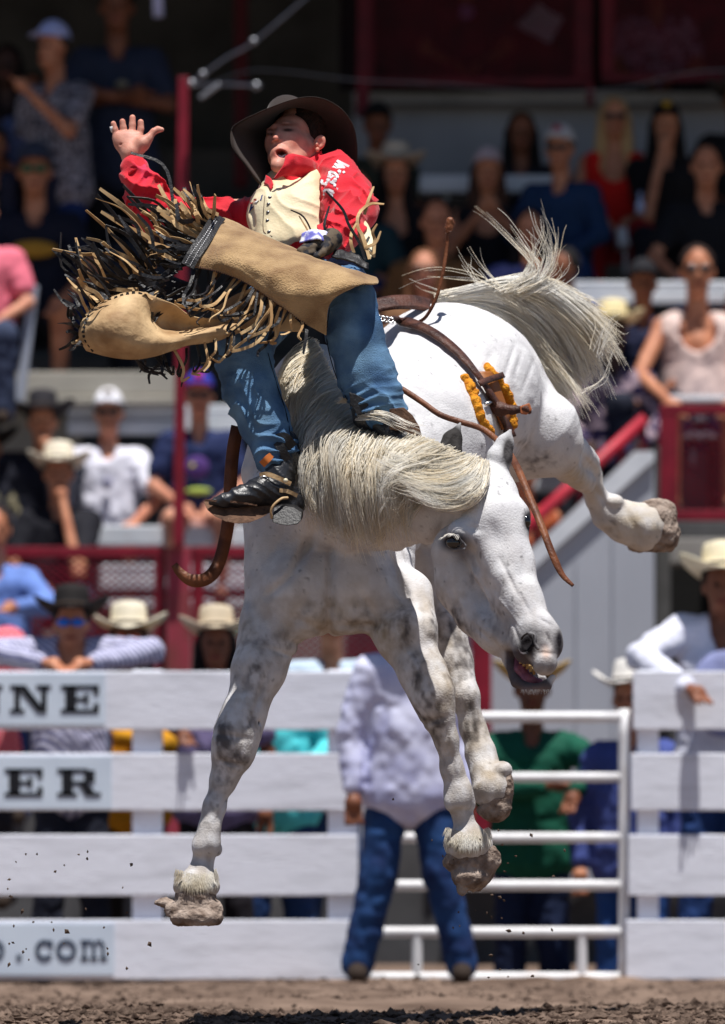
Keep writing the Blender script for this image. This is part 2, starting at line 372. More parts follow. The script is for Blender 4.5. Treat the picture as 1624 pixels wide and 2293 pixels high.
# facial crest and nasal ridges
hh.chain([(1052, 1240, 19.262, 12), (1075, 1290, 19.243, 10), (1108, 1350, 19.225, 6)], .03)
hh.chain([(1082, 1205, 19.215, 18), (1125, 1290, 19.172, 14), (1165, 1375, 19.15, 8)], .035)
hh.chain([(1158, 1235, 19.23, 14), (1184, 1320, 19.17, 10)], .03)
hh.cp(1118, 1255, 19.105, 5, 1150, 1312, 19.09, 5, .02, -1)
hh.cp(1060, 1330, 19.19, 8, 1120, 1420, 19.16, 8, .03, -1)
hh.cp(1128, 1372, 19.13, 6, 1165, 1412, 19.10, 4, .02, -1)
# muzzle
hh.ep(1200, 1420, 19.15, 50, 46, 44, k=.025)
hh.ep(1180, 1450, 19.13, 33, 36, 38, k=.02)
hh.ep(1240, 1440, 19.15, 22, 30, 36, k=.02)
hh.chain([(1212, 1455, 19.13, 34), (1220, 1484, 19.1, 29)], .02)
hh.ep(1224, 1478, 19.075, 13, 10, 16, k=.012)
# lower jaw with open mouth
hh.chain([(1137, 1452, 19.25, 15), (1144, 1490, 19.23, 11), (1157, 1527, 19.2, 11), (1184, 1542, 19.17, 11), (1222, 1537, 19.16, 11), (1237, 1518, 19.17, 8)], .014)
hh.chain([(1140, 1465, 19.33, 20), (1168, 1515, 19.3, 24), (1205, 1525, 19.28, 20)], .02)
hh.ep(1185, 1500, 19.2, 25, 36, 24, k=.01, op=-1)
# nostrils
ca, sa = math.cos(.45), math.sin(.45)
rn = [(ca, 0, sa), (0, 1, 0), (-sa, 0, ca)]
hh.ep(1181, 1441, 19.055, 21, 20, 29, rot=rn, k=.012)
hh.ep(1179, 1440, 19.035, 15, 40, 25, rot=rn, k=.007, op=-1)
hh.ep(1192, 1456, 19.03, 10, 34, 12, rot=rn, k=.007, op=-1)
hh.cp(1188, 1420, 19.035, 6, 1205, 1452, 19.03, 5, .01, 1)
hh.ep(1251, 1432, 19.06, 8, 36, 21, rot=[(.95, 0, -.3), (0, 1, 0), (.3, 0, .95)], k=.01, op=-1)
hh.cp(1200, 1430, 19.02, 6, 1232, 1430, 19.03, 6, .02, -1)
# eye sockets
hh.ep(1016, 1213, 19.10, 18, 26, 11, rot=[(.93, 0, .36), (0, 1, 0), (-.36, 0, .93)], k=.016, op=-1)
hh.ep(1184, 1168, 19.22, 7, 26, 17, k=.016, op=-1)
hh.chain([(994, 1208, 19.21, 3.4), (1006, 1199, 19.165, 3.8), (1024, 1202, 19.145, 4), (1044, 1222, 19.15, 3)], .012)
hh.chain([(1000, 1222, 19.20, 3), (1018, 1231, 19.17, 3.2), (1040, 1229, 19.15, 3)], .010)
# ears
hh.chain([(1112, 1055, 19.36, 27), (1120, 1022, 19.36, 27), (1132, 992, 19.36, 19), (1143, 964, 19.35, 4)], .012)
hh.chain([(1134, 1036, 19.318, 9), (1139, 1010, 19.318, 11), (1144, 984, 19.33, 6)], .006, -1)
hh.chain([(1006, 1052, 19.45, 24), (1006, 1015, 19.42, 28), (1014, 984, 19.43, 21), (1031, 948, 19.43, 3)], .012)
hh.chain([(1008, 1030, 19.375, 13), (1010, 1005, 19.378, 14), (1019, 976, 19.395, 8)], .006, -1)
def headdisp(p): return relief(p, HEAD_LINES) -.0010 * vnoise(p, 35, 9) - .0014 * vnoise(p, 14, 5)
V2, F2 = hh.surf(headdisp)

def blob(V, x, y, r, ry=None):
    """0..1 soft spot round a place of the hide (in plan of the side seen)"""
    q = np.stack([V[:, 0] / V[:, 1] * 14400 + 812, 1990 - (V[:, 2] - CAMH) / V[:, 1] * 14400], -1)
    return np.exp(-(((q[:, 0] - x) / r) ** 2 + ((q[:, 1] - y) / (ry or r)) ** 2))
def hide(V):
    c = np.ones((len(V), 3)); n = fbm(V, 30, 3, 4); nb = fbm(V, 9, 8, 3)
    dark = np.zeros(len(V))
    spots = [(500, 1650, 34, 46, 1), (520, 1700, 40, 30, 1), (560, 1620, 26, 46, .8), (575, 1500, 40, 70, .7), (545, 1430, 40, 60, .5), (500, 1740, 26, 40, .8),
             (960, 1580, 38, 55, 1), (985, 1625, 30, 36, 1), (930, 1500, 26, 60, .8), (985, 1680, 22, 40, .5), (1000, 1400, 50, 60, 1), (1030, 1480, 40, 90, .9), (1060, 1620, 30, 80, .8),
             (700, 1370, 50, 34, .55), (790, 1380, 70, 38, .6), (870, 1400, 60, 40, .6), (590, 1430, 40, 30, .55), (640, 1440, 60, 40, .6), (900, 1400, 40, 60, .8), (1200, 1030, 60, 34, .75), (1180, 990, 34, 24, .6), (625, 1200, 26, 20, .4),
             (1060, 1300, 26, 60, .5), (1100, 1380, 40, 40, .6), (1150, 1420, 30, 34, .5), (560, 1100, 20, 40, .3), (1060, 780, 60, 40, .22), (970, 720, 50, 30, .2), (480, 1790, 20, 60, .5), (1370, 1200, 60, 20, .5)]
    for x, y, rx, ry, a in spots: dark = np.maximum(dark, a * blob(V, x, y, rx, ry))
    n2 = fbm(V * (1, 1, .55), 62, 21, 4); m = np.clip((dark - .40 + .55 * n + .75 * n2) * 1.3, 0, 1) * np.clip(dark * 1.5, 0, 1)
    c = c * (1 - m[:, None]) + np.array((.26, .255, .27)) * m[:, None]
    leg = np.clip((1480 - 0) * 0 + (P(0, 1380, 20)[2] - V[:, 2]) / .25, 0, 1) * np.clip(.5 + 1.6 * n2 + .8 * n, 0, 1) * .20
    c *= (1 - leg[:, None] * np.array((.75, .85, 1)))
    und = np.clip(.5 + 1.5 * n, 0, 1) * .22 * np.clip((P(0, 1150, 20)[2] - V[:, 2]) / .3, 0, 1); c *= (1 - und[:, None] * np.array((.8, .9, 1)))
    # yellow, mud
    ym = np.zeros(len(V))
    for x, y, rx, ry, a in [(440, 1985, 60, 34, .8), (1050, 1890, 60, 40, .8), (1430, 1170, 90, 70, .8), (1330, 1090, 50, 60, .45), (1090, 1740, 50, 50, .7), (960, 1350, 40, 70, .4), (1060, 1640, 50, 90, .5), (1290, 1070, 30, 30, .9), (740, 1390, 150, 60, .6), (860, 1420, 70, 60, .7), (1000, 1500, 50, 200, .55), (560, 1400, 40, 40, .3), (1300, 1010, 20, 40, .2)]:
        ym = np.maximum(ym, a * blob(V, x, y, rx, ry))
    ym = np.clip(ym * (1 + .9 * n), 0, 1)[:, None]
    c = c * (1 - ym) + np.array((.78, .66, .48)) * c * ym
    # small flea-bite flecks
    f = np.clip((vnoise(V, 75, 5) - .62) * 6, 0, 1) * np.clip(nb * 2 + .5, 0, 1)
    c *= (1 - .45 * f)[:, None]
    return c
def headcol(V):
    c = hide(V); n = fbm(V, 40, 11, 3)
    def mixc(m, k): return c * (1 - m[:, None]) + np.array(k) * m[:, None]
    g = np.clip(np.maximum.reduce([.9 * blob(V, 1182, 1442, 38, 36), .9 * blob(V, 1250, 1445, 22, 40), .8 * blob(V, 1215, 1445, 30, 14), .45 * blob(V, 1130, 1400, 36, 40), .6 * blob(V, 1222, 1495, 34, 22)]) * (1 + .5 * n), 0, 1)
    c = mixc(g, (.16, .15, .16))
    c = mixc(np.clip(1.9 * np.maximum(blob(V, 1018, 1214, 32, 22), blob(V, 1186, 1168, 13, 30)) - .3, 0, .97), (.035, .032, .036))
    c = mixc(np.clip(.85 * blob(V, 1040, 1240, 24, 28), 0, 1), (.22, .21, .23))
    c = mixc(np.clip(1.2 * blob(V, 1223, 1462, 10, 14), 0, 1), (.8, .62, .52))
    c = mixc(np.clip(1.7 * blob(V, 1182, 1443, 19, 24), 0, 1), (.02, .017, .02))
    c = mixc(np.clip(1.3 * blob(V, 1253, 1434, 7, 24), 0, 1), (.03, .025, .03))
    ins = ((V[:, 2] < P(0, 1452, 19.2)[2]) & (V[:, 1] > 19.1)).astype(float)
    px = V[:, 0] / V[:, 1] * 14400 + 812; py = 1990 - (V[:, 2] - CAMH) / V[:, 1] * 14400
    lip = np.clip((py - (1450 + np.maximum(0, px - 1165) * 1.1)) / 10, 0, 1) * np.clip((px - 1128) / 8, 0, 1)
    lip = np.where((px > 1195) & (py < 1516), 0, lip)
    c = mixc(np.clip(lip * .9, 0, 1), (.10, .075, .085))
    c = mixc(np.clip(1.2 * blob(V, 1195, 1546, 34, 8), 0, 1) * .8, (.42, .30, .27))
    c = mixc(np.clip(1.8 * blob(V, 1139, 1012, 12, 30), 0, .93) * (V[:, 1] < 19.39), (.07, .06, .06))
    c = mixc(np.clip(3.0 * blob(V, 1012, 998, 26, 40), 0, .99) * (V[:, 1] < 19.56) * (V[:, 2] > P(0, 1040, 19.45)[2]), (.05, .045, .042))
    return c
VV, FF = join_np([(HV, HF), (V2, F2)])
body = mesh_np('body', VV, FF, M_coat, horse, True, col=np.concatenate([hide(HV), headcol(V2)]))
bvh = BVHTree.FromPolygons([tuple(v) for v in VV[:]], [tuple(f) for f in FF.tolist()])
CAMP = Vector((0, 0, CAMH))
def hitY(x, y, default=None):
    d = Vector(P(x, y, 20.0)) - CAMP; d.normalize()
    h = bvh.ray_cast(CAMP, d)
    return h[0].y if h[0] is not None else default

# eyes, teeth, tongue
e = MB(); e.ball(P(1018, 1215, 19.168), (R(18), R(15), R(13)), 16, 12); e.build('eye', M_eye, horse, True)
e = MB(); e.ball(P(1178, 1168, 19.26), (R(11), R(12), R(15)), 16, 12); e.build('eye', M_eye, horse, True)
lash = MB()
for i in range(16):
    t = i / 15; a = P(994 + 34 * t, 1203 - 8 * math.sin(t * 3), 19.13); b = a + np.array((-.016 + .012 * t, -.02, -.008 - .004 * math.sin(i)))
    lash.tube([a, (a + b) / 2 + (0, -.003, .002), b], [.0009, .0008, .0003], 4)
lash.build('eyelashes', M_hair0, horse)
tv = Vol(.003); tv.chain([(1158, 1472, 19.24, 11), (1166, 1500, 19.215, 15), (1180, 1522, 19.2, 13), (1208, 1528, 19.2, 9)], .012)
tv.cp(1160, 1475, 19.205, 2, 1176, 1522, 19.17, 2, .01, -1)
tv.build('tongue', M_mouth, horse)
for i in range(5):
    t = MB(); x = 1166 + i * 7.5; y = 1477 + i * 6.2
    t.box(P(x - 3, y + 9, 19.185), P(x + 3.4, y - 4, 19.2)); t.build('tooth', M_teeth, horse, bevel=.0015)
# hooves
def hoof(pts, clods, seed, cut=None):
    v = Vol(.004)
    for q in pts: v.cp(*q)
    for c_ in clods: v.ep(*c_, k=.012)
    if cut: v.ell(P(cut[0], cut[1], pts[0][2]), (.5, .5, .12), None, .006, -1)
    return v.build('hoof', M_hoof, horse, disp=lambda p: -.0075 * fbm(p, 45, seed, 3) - .003 * np.abs(vnoise(p, 110, seed)))
hoof([(438, 2012, 19.84, 46, 438, 2045, 19.84, 50)], [(372, 2022, 19.84, 26, 20, 9), (395, 2040, 19.82, 26, 26, 18), (468, 2040, 19.82, 30, 26, 30), (440, 2056, 19.8, 60, 34, 22), (480, 2060, 19.82, 18, 24, 12)], 1, (436, 2158))
hoof([(1052, 1915, 19.9, 50, 1058, 1950, 19.9, 46)], [(1095, 1925, 19.88, 26, 26, 34), (1050, 1965, 19.86, 36, 28, 26), (1037, 1985, 19.86, 13, 14, 22), (1015, 1930, 19.88, 22, 26, 24)], 2)
hoof([(1110, 1770, 20.42, 36, 1112, 1805, 20.42, 34)], [(1130, 1760, 20.42, 20, 26, 44), (1100, 1815, 20.42, 30, 26, 22)], 3)
hoof([(1465, 1165, 22.04, 48, 1476, 1192, 22.04, 46)], [(1490, 1150, 22.05, 26, 30, 30), (1500, 1195, 22.05, 20, 30, 38), (1440, 1222, 22.04, 34, 26, 14)], 4)

# hair --------------------------------------------------------
_strand_mats = {}
def strands(name, guides, n, rad=(.0016, .0004), clumps=60, spread=.012, clump_tight=.75, seed=1, seg=14, frizz=.006, tipvar=.3, material=None, parent=None, sides=3, sagx=0):
    """guides: list of (k,3) arrays; strands blended between neighbours and gathered in locks"""
    r = np.random.default_rng(seed); G = np.stack([spline(g, seg) for g in guides]); m = len(G)
    def gi(u):
        u = np.clip(u, 0, m - 1 - 1e-6); i = int(u); f = u - i; return G[i] * (1 - f) + G[i + 1] * f
    cu = r.random(clumps) * (m - 1); co = r.normal(0, spread, (clumps, 3)); ph = r.random(clumps) * 6.28; fr = r.uniform(.6, 1.5, clumps); am = r.uniform(.4, 1.6, clumps)
    cl_ = np.clip(r.normal(1.0, .07, (clumps, 1)), .8, 1.1) * (1 - np.array((0, .04, .12)) * r.random((clumps, 1)) ** 2 * 1.3); mb_C = []
    mb_V = []; mb_F = []; nv = 0; t = np.linspace(0, 1, seg)[:, None]
    for s in range(n):
        c = r.integers(clumps); base = gi(cu[c]); own = gi(np.clip(cu[c] + r.normal(0, .35), 0, m - 1))
        g = t ** .8 * clump_tight
        path = own * (1 - g) + base * g + co[c] * t
        wob = np.stack([np.sin(ph[c] + t[:, 0] * 5 * fr[c]), np.cos(ph[c] * 1.7 + t[:, 0] * 4 * fr[c]) * .5, np.cos(ph[c] + t[:, 0] * 6 * fr[c])], -1) * frizz * am[c] * t
        off = r.normal(0, 1, 3) * np.array((.006, .004, .006)) * (1 - .55 * t) + r.normal(0, 1, 3) * frizz * .5 * t ** 2
        path = path + wob + off
        L = 1 - tipvar * r.random(); path = spline(path[::2], seg) if L > .98 else np.stack([np.interp(np.linspace(0, L, seg), t[:, 0], path[:, i]) for i in range(3)], -1)
        T = np.gradient(path, axis=0); T /= np.linalg.norm(T, axis=1)[:, None] + 1e-9
        U = np.cross(T, (0, 1.0, 0.02)); U /= np.linalg.norm(U, axis=1)[:, None] + 1e-9; W = np.cross(T, U)
        rr = (rad[0] + (rad[1] - rad[0]) * t ** 2) * r.uniform(.7, 1.3)
        ring = np.stack([path + rr * (U * math.cos(a) + W * math.sin(a)) for a in np.arange(sides) * 2 * math.pi / sides], 1).reshape(-1, 3)
        i = np.arange(seg - 1)[:, None] * sides; j = np.arange(sides)[None, :]; j2 = (j + 1) % sides
        F = np.stack([i + j, i + j2, i + sides + j2, i + sides + j], -1).reshape(-1, 4) + nv
        mb_V.append(ring); mb_F.append(F); nv += len(ring); mb_C.append(np.repeat((cl_[c] * r.uniform(.93, 1.08))[None], len(ring), 0))
    return mesh_np(name, np.concatenate(mb_V), np.concatenate(mb_F), material or M_hair, parent, True, col=np.concatenate(mb_C))
def onhorse(g, lift=.012, dflt=19.6):
    q = spline([(x, y, 0) for x, y in g], 16); Ys = []
    for x, y, _ in q:
        Y = hitY(x, y, None)
        if Y is not None and Y > dflt + .22 - .02 * 0: Y = None
        Ys.append(np.nan if Y is None else Y)
    Ys = np.array(Ys); ok = ~np.isnan(Ys); i = np.arange(16)
    Ys = np.interp(i, i[ok], Ys[ok]) if ok.any() else np.full(16, dflt)
    for k_ in range(1, 16): Ys[k_] = min(Ys[k_], Ys[k_ - 1] + .008)
    for k_ in range(14, -1, -1): Ys[k_] = min(Ys[k_], Ys[k_ + 1] + .05)
    for _ in range(2): Ys = np.minimum(Ys, np.convolve(np.pad(Ys, 1, 'edge'), [.25, .5, .25], 'valid'))
    return np.array([P(x, y, Yv - lift * (.35 + min(1, 3 * k_ / 15.)) - .02 * math.sin(math.pi * k_ / 15)) for k_, ((x, y, _), Yv) in enumerate(zip(q, Ys))])
mg = [[(700, 765), (664, 785), (642, 822), (632, 860), (628, 892)], [(715, 790), (674, 825), (645, 880), (638, 930), (648, 975)],
      [(735, 835), (690, 868), (655, 925), (652, 990), (664, 1050)], [(755, 870), (710, 905), (672, 965), (668, 1040), (690, 1105)],
      [(775, 905), (735, 938), (698, 995), (694, 1070), (718, 1135)], [(795, 930), (755, 962), (722, 1025), (728, 1105), (758, 1175)],
      [(830, 955), (790, 982), (762, 1045), (770, 1125), (800, 1195)], [(865, 970), (830, 996), (803, 1055), (810, 1125), (836, 1192)],
      [(900, 978), (865, 1006), (843, 1055), (848, 1115), (862, 1178)], [(945, 985), (905, 1012), (878, 1055), (874, 1105), (888, 1150)],
      [(985, 1000), (940, 1022), (905, 1056), (888, 1096), (896, 1138)], [(1030, 1020), (980, 1038), (930, 1060), (898, 1086), (886, 1116)]]
mg = [[(x, y + (0, 0, 2, 14, 34)[k_] if 2 < i_ < 10 else y) for k_, (x, y) in enumerate(g)] for i_, g in enumerate(mg)]
strands('mane', [onhorse(g, .014, 20.0 - .03 * i_) for i_, g in enumerate(mg)], 7500, (.0014, .0004), 300, .012, .85, 5, 14, .014, .4, parent=horse)['kind'] = 'stuff'
strands('mane_locks', [onhorse([(x + 4, y + (0 if k_ < 3 else 18)) for k_, (x, y) in enumerate(g)], .034, 20.0 - .03 * i_) for i_, g in enumerate(mg)], 1700, (.0014, .0004), 90, .026, .93, 15, 16, .028, .4, parent=horse)['kind'] = 'stuff'
fg = [[(1050, 1025), (1005, 1040), (950, 1050), (890, 1040), (840, 1020)], [(1075, 1035), (1040, 1062), (985, 1080), (920, 1078), (860, 1060)], [(1084, 1040), (1066, 1080), (1020, 1104), (965, 1104), (905, 1085)], [(1087, 1044), (1078, 1094), (1044, 1122), (990, 1128), (935, 1108)]]
strands('forelock', [onhorse(g, .03, 19.4) for g in fg], 2300, (.0014, .0004), 110, .012, .8, 6, 14, .013, .4, parent=horse)['kind'] = 'stuff'
# flyaway locks of the mane
fly = [[(760, 900, 19.8), (800, 890, 19.75), (840, 905, 19.7), (862, 930, 19.68)], [(800, 930, 19.7), (850, 935, 19.65), (900, 955, 19.62), (960, 975, 19.55)], [(700, 1050, 19.7), (690, 1110, 19.68), (712, 1170, 19.68)], [(770, 1120, 19.6), (765, 1170, 19.6), (740, 1205, 19.6)], [(880, 1100, 19.45), (872, 1150, 19.42), (848, 1195, 19.42)], [(640, 830, 20.1), (622, 870, 20.05), (632, 930, 20.0)], [(940, 1120, 19.36), (915, 1150, 19.35), (905, 1175, 19.35)], [(1040, 1120, 19.3), (1010, 1134, 19.3), (960, 1138, 19.3)], [(650, 960, 19.9), (620, 975, 19.85), (590, 1000, 19.83), (560, 1005, 19.82)], [(655, 1020, 19.85), (640, 1060, 19.8), (680, 1110, 19.78), (705, 1160, 19.76)], [(840, 1150, 19.6), (800, 1200, 19.6), (780, 1215, 19.6)], [(860, 1140, 19.6), (850, 1200, 19.58), (815, 1240, 19.57)]]
for i, g in enumerate(fly):
    q = np.array([P(*p_) for p_ in g]); strands('mane_wisp', [q, q + (.012, 0, .006)], 34, (.0013, .0004), 6, .010, .6, 30 + i, 12, .008, .5, parent=horse)
TY = 21.25
tg = [[(1010, 690), (1085, 712), (1160, 775), (1215, 838), (1258, 892)], [(1000, 684), (1090, 694), (1175, 750), (1232, 826), (1268, 896)], [(985, 690), (1080, 700), (1150, 745), (1200, 810), (1255, 880)], [(985, 682), (1080, 684), (1160, 712), (1225, 780), (1285, 890)], [(985, 674), (1090, 668), (1180, 690), (1252, 755), (1305, 875)],
      [(985, 668), (1100, 655), (1195, 672), (1275, 735), (1335, 835)], [(985, 664), (1110, 645), (1205, 655), (1285, 710), (1335, 790)], [(1000, 662), (1120, 642), (1210, 648), (1290, 700), (1350, 748)], [(1000, 664), (1120, 640), (1220, 642), (1298, 702), (1356, 738)]]
strands('tail', [np.array([P(x, y, TY + .05 * i) for i, (x, y) in enumerate(g)]) for g in tg], 6500, (.0015, .0005), 150, .030, .88, 9, 22, .040, .3, parent=horse)['kind'] = 'stuff'
wg = [[(1120, 655), (1185, 630), (1215, 570), (1190, 505), (1178, 460)], [(1140, 655), (1200, 620), (1222, 560), (1215, 510), (1200, 470)], [(1100, 650), (1180, 610), (1165, 560), (1115, 500), (1062, 455)],
      [(1150, 655), (1220, 620), (1235, 580), (1248, 535)], [(1130, 650), (1195, 600), (1160, 545), (1130, 500)], [(1140, 650), (1180, 590), (1195, 530), (1188, 455)], [(1060, 640), (1020, 600), (1000, 560)],
      [(1120, 650), (1050, 620), (960, 612), (880, 640)], [(1100, 640), (1060, 600), (1030, 545)], [(1010, 660), (940, 650), (860, 600)], [(1200, 655), (1255, 620), (1250, 560)], [(1330, 800), (1350, 740), (1362, 700)], [(1330, 780), (1345, 730), (1338, 690)], [(1300, 880), (1345, 850), (1372, 770)]]
for i, g in enumerate(wg):
    q = np.array([P(x, y, TY + .02 * j) for j, (x, y) in enumerate(g)])
    strands('tail_wisp', [q, q + (.02, 0, .006), q + (.03, .01, -.01)], 14 if i < 6 else 5, (.0012, .0005), 8, .020, .5, 60 + i, 14, .012, .55, parent=horse)
# feathering over the hooves
for (x0, x1, y, Yf, ln, sd_) in ((394, 486, 1992, 19.79, 22, 1), (998, 1098, 1898, 19.82, 24, 2)):
    mb = MB(); r = np.random.default_rng(sd_)
    for i in range(900):
        u = r.random(); x = x0 + (x1 - x0) * u; yy = y - 26 + 12 * math.sin(math.pi * u) + r.uniform(-22, 8)
        Y0 = hitY(x, yy, Yf); a = P(x, yy, Y0 - .001); b = P(x + (u - .5) * 8 + r.normal(0, 2), yy + ln * r.uniform(.5, 1.1), Y0 - .003)
        mb.tube([a, (a + b) / 2 + (0, -.003, 0), b], [.0010, .0009, .0003], 3, cap=False)
    o = mb.build('feather_hair', M_hairy, horse, True); o['kind'] = 'stuff'
mb = MB(); r = np.random.default_rng(4)
for i in range(60):
    x = r.uniform(1165, 1232); a = P(x, 1544, 19.14); b = a + np.array((r.normal(0, .004), -.004, -r.uniform(.006, .018)))
    mb.tube([a, b], [.0006, .0002], 3, cap=False)
o = mb.build('chin_whiskers', M_hair0, horse); o['kind'] = 'stuff'
# ================================================================ THE ARENA
M_dirt = mat('arena_dirt', lin(130, 111, 98), lin(84, 69, 60), scale=2.2, rough=.98, bump=.6, bscale=30, spec=.05, detail=10)
M_clod = mat('damp_clod', lin(124, 106, 94), lin(46, 35, 30), scale=9, rough=.98, bump=.5, bscale=60, spec=.05)
def groundz(x, y):
    p = np.stack([x, y, x * 0], -1); return .045 * fbm(p, .9, 3, 3) + .022 * np.abs(vnoise(p, 5, 6)) + .012 * vnoise(p, 13, 2) - .035
gx = np.concatenate([np.linspace(-60, -3.2, 20)[:-1], np.linspace(-3.2, 3.2, 210), np.linspace(3.2, 60, 20)[1:]])
gy = np.concatenate([np.linspace(-20, 17, 20)[:-1], np.linspace(17, 31, 420), np.linspace(31, 120, 30)[1:]])
X, Yg = np.meshgrid(gx, gy); Zg = groundz(X, Yg); Zg = np.where(np.abs(X) > 3.3, -.02, Zg); Zg = np.where((Yg > 30.3) | (Yg < 16.9), -.02, Zg)
i = np.arange(len(gy) * len(gx)).reshape(len(gy), len(gx))
g = mesh_np('arena_ground', np.stack([X, Yg, Zg], -1).reshape(-1, 3), np.stack([i[:-1, :-1], i[:-1, 1:], i[1:, 1:], i[1:, :-1]], -1).reshape(-1, 4), M_dirt, None, True); g['kind'] = 'structure'
r = np.random.default_rng(5); base = np.array([(-1, 0, 0), (1, 0, 0), (0, -1, 0), (0, 1, 0), (0, 0, -1), (0, 0, 1)], float); ico = [(0, 2, 5), (2, 1, 5), (1, 3, 5), (3, 0, 5), (2, 0, 4), (1, 2, 4), (3, 1, 4), (0, 3, 4)]
def clod_mesh(n, yr, smin, smax, seed, xr=3.0):
    r = np.random.default_rng(seed); y = yr[0] + (yr[1] - yr[0]) * r.random(n); x = r.uniform(-xr, xr, n); keep = fbm(np.stack([x, y, y * 0], -1), .8, 9, 2) > -.25 + .5 * (r.random(n) - .5)
    x, y = x[keep], y[keep]; n = len(x); s_ = smin + (smax - smin) * r.random(n) ** 4; z = groundz(x, y) + s_ * .35
    q = base[None] * (s_[:, None, None] * r.uniform(.55, 1.25, (n, 6, 1))) * np.array((1.2, 1, .75)); q = q + r.normal(0, .18, q.shape) * s_[:, None, None]
    V = (q + np.stack([x, y, z], -1)[:, None]).reshape(-1, 3); F = (np.array(ico)[None] + 6 * np.arange(n)[:, None, None]).reshape(-1, 3)
    return V, F
V, F = join_np([clod_mesh(34000, (19, 23.0), .003, .020, 1, 1.9), clod_mesh(6000, (23, 29.8), .004, .018, 2, 2.6), clod_mesh(120, (20, 23), .015, .035, 3, 1.9)])
o = mesh_np('loose_clods', V, F, M_clod, None, False); o['kind'] = 'stuff'
# earth thrown up by the hooves
r = np.random.default_rng(22); proto = None
spots = [(1090 + r.normal(0, 70), r.uniform(1850, 2190), 19.9 + r.uniform(-.3, .3), r.uniform(.0025, .006)) for _ in range(34)] + [(r.uniform(10, 330), r.uniform(1900, 2170), r.uniform(19.5, 20.4), r.uniform(.003, .0065)) for _ in range(30)] + \
        [(1120, 2010, 19.9, .009), (1190, 1870, 19.9, .008), (50, 2040, 19.9, .009), (20, 2160, 19.9, .008), (335, 2113, 19.9, .010), (1265, 1905, 19.9, .006), (880, 1790, 19.9, .004), (150, 2085, 19.9, .009), (1140, 2085, 19.9, .009), (1100, 2140, 19.9, .008)]
rr = np.random.default_rng(1); q = base * rr.uniform(.6, 1.3, (6, 1))
me0 = None
for n_c, (x, y, Y, s_) in enumerate(spots):
    side = x < 500
    if me0 is None:
        b = MB(); b.add(q, ico); ob = b.build('flying_clod', M_clod); me0 = ob.data
    else: ob = link_mesh('flying_clod', me0)
    ob.location = tuple(P(x, y, Y)); ob.scale = (s_ * 1.1, s_, s_ * .8); ob.rotation_euler = tuple(r.uniform(0, 6, 3))
    props(ob, 'small dark earth clod flying in front of the painted board fence' if side else 'small dark earth clod flying below the two right hooves', 'dirt clod', 'clods flying before the board fence' if side else 'clods flying below the right hooves')
# ================================================================ THE RIDER
M_skin = mat('skin_rider', lin(214, 158, 138), lin(196, 132, 114), scale=30, rough=.5, bump=.12, bscale=220, attr=True, sss=.12)
M_red = mat('red_shirt', lin(222, 14, 42), lin(190, 10, 34), scale=9, rough=.75, bump=.25, bscale=300, attr=True, sheen=.2)
M_red2 = mat('red_collar', lin(222, 14, 42), lin(190, 10, 34), scale=9, rough=.75, bump=.25, bscale=300, sheen=.2)
M_vest = mat('cream_leather', lin(232, 218, 184), lin(212, 194, 154), scale=7, rough=.55, bump=.15, bscale=120)
M_jean = mat('rider_denim', lin(96, 132, 164), lin(58, 92, 130), scale=9, rough=.85, bump=.6, bscale=300, attr=True)
M_suede = mat('tan_suede', lin(184, 152, 108), lin(136, 104, 68), scale=11, rough=.95, bump=.7, bscale=180, detail=9, sheen=.3)
M_smooth = mat('tan_leather', lin(204, 174, 132), lin(150, 118, 82), scale=9, rough=.7, bump=.5, bscale=40, detail=9)
M_blk = mat('black_leather', lin(34, 33, 36), lin(20, 19, 21), scale=20, rough=.5, bump=.3, bscale=120, spec=.4)
M_bkb = mat('boot_leather', lin(40, 41, 46), lin(24, 24, 28), scale=16, rough=.38, bump=.25, bscale=90, spec=.5)
M_sole = mat('boot_sole', lin(112, 84, 66), lin(72, 52, 42), scale=24, rough=.9, bump=.5, bscale=120)
M_hat = mat('brown_felt', lin(56, 44, 38), lin(42, 33, 29), scale=7, rough=.95, bump=.15, bscale=300, sheen=.1)
M_strap = mat('brown_strap', lin(128, 78, 50), lin(84, 48, 32), scale=14, rough=.5, bump=.3, bscale=110)
M_dstrap = mat('dark_strap', lin(92, 58, 46), lin(58, 36, 30), scale=22, rough=.45, bump=.5, bscale=120)
M_metal = mat('bright_metal', (.7, .7, .7), (.45, .45, .45), scale=40, rough=.3, metal=1)
M_dmetal = mat('stud_metal', (.25, .25, .26), (.15, .15, .15), scale=40, rough=.3, metal=1)
M_white = mat('white_print', (.85, .85, .86), (.75, .75, .78), scale=20, rough=.7)
M_tape = mat('white_tape', (.85, .85, .85), (.7, .7, .72), scale=60, rough=.8, bump=.3)
M_wool = mat('golden_fleece', lin(232, 160, 44), lin(190, 112, 20), scale=60, rough=.95, bump=.8, bscale=140)
M_brown_hair = mat('short_brown_hair', lin(52, 36, 28), lin(34, 24, 20), scale=60, rough=.8, bump=.8, bscale=160)

rider = thing('person', 'rider in red shirt and fringed tan chaps leaning far back on the bucking horse', 'person', P(700, 1990, 20.15) * (1, 1, 0))

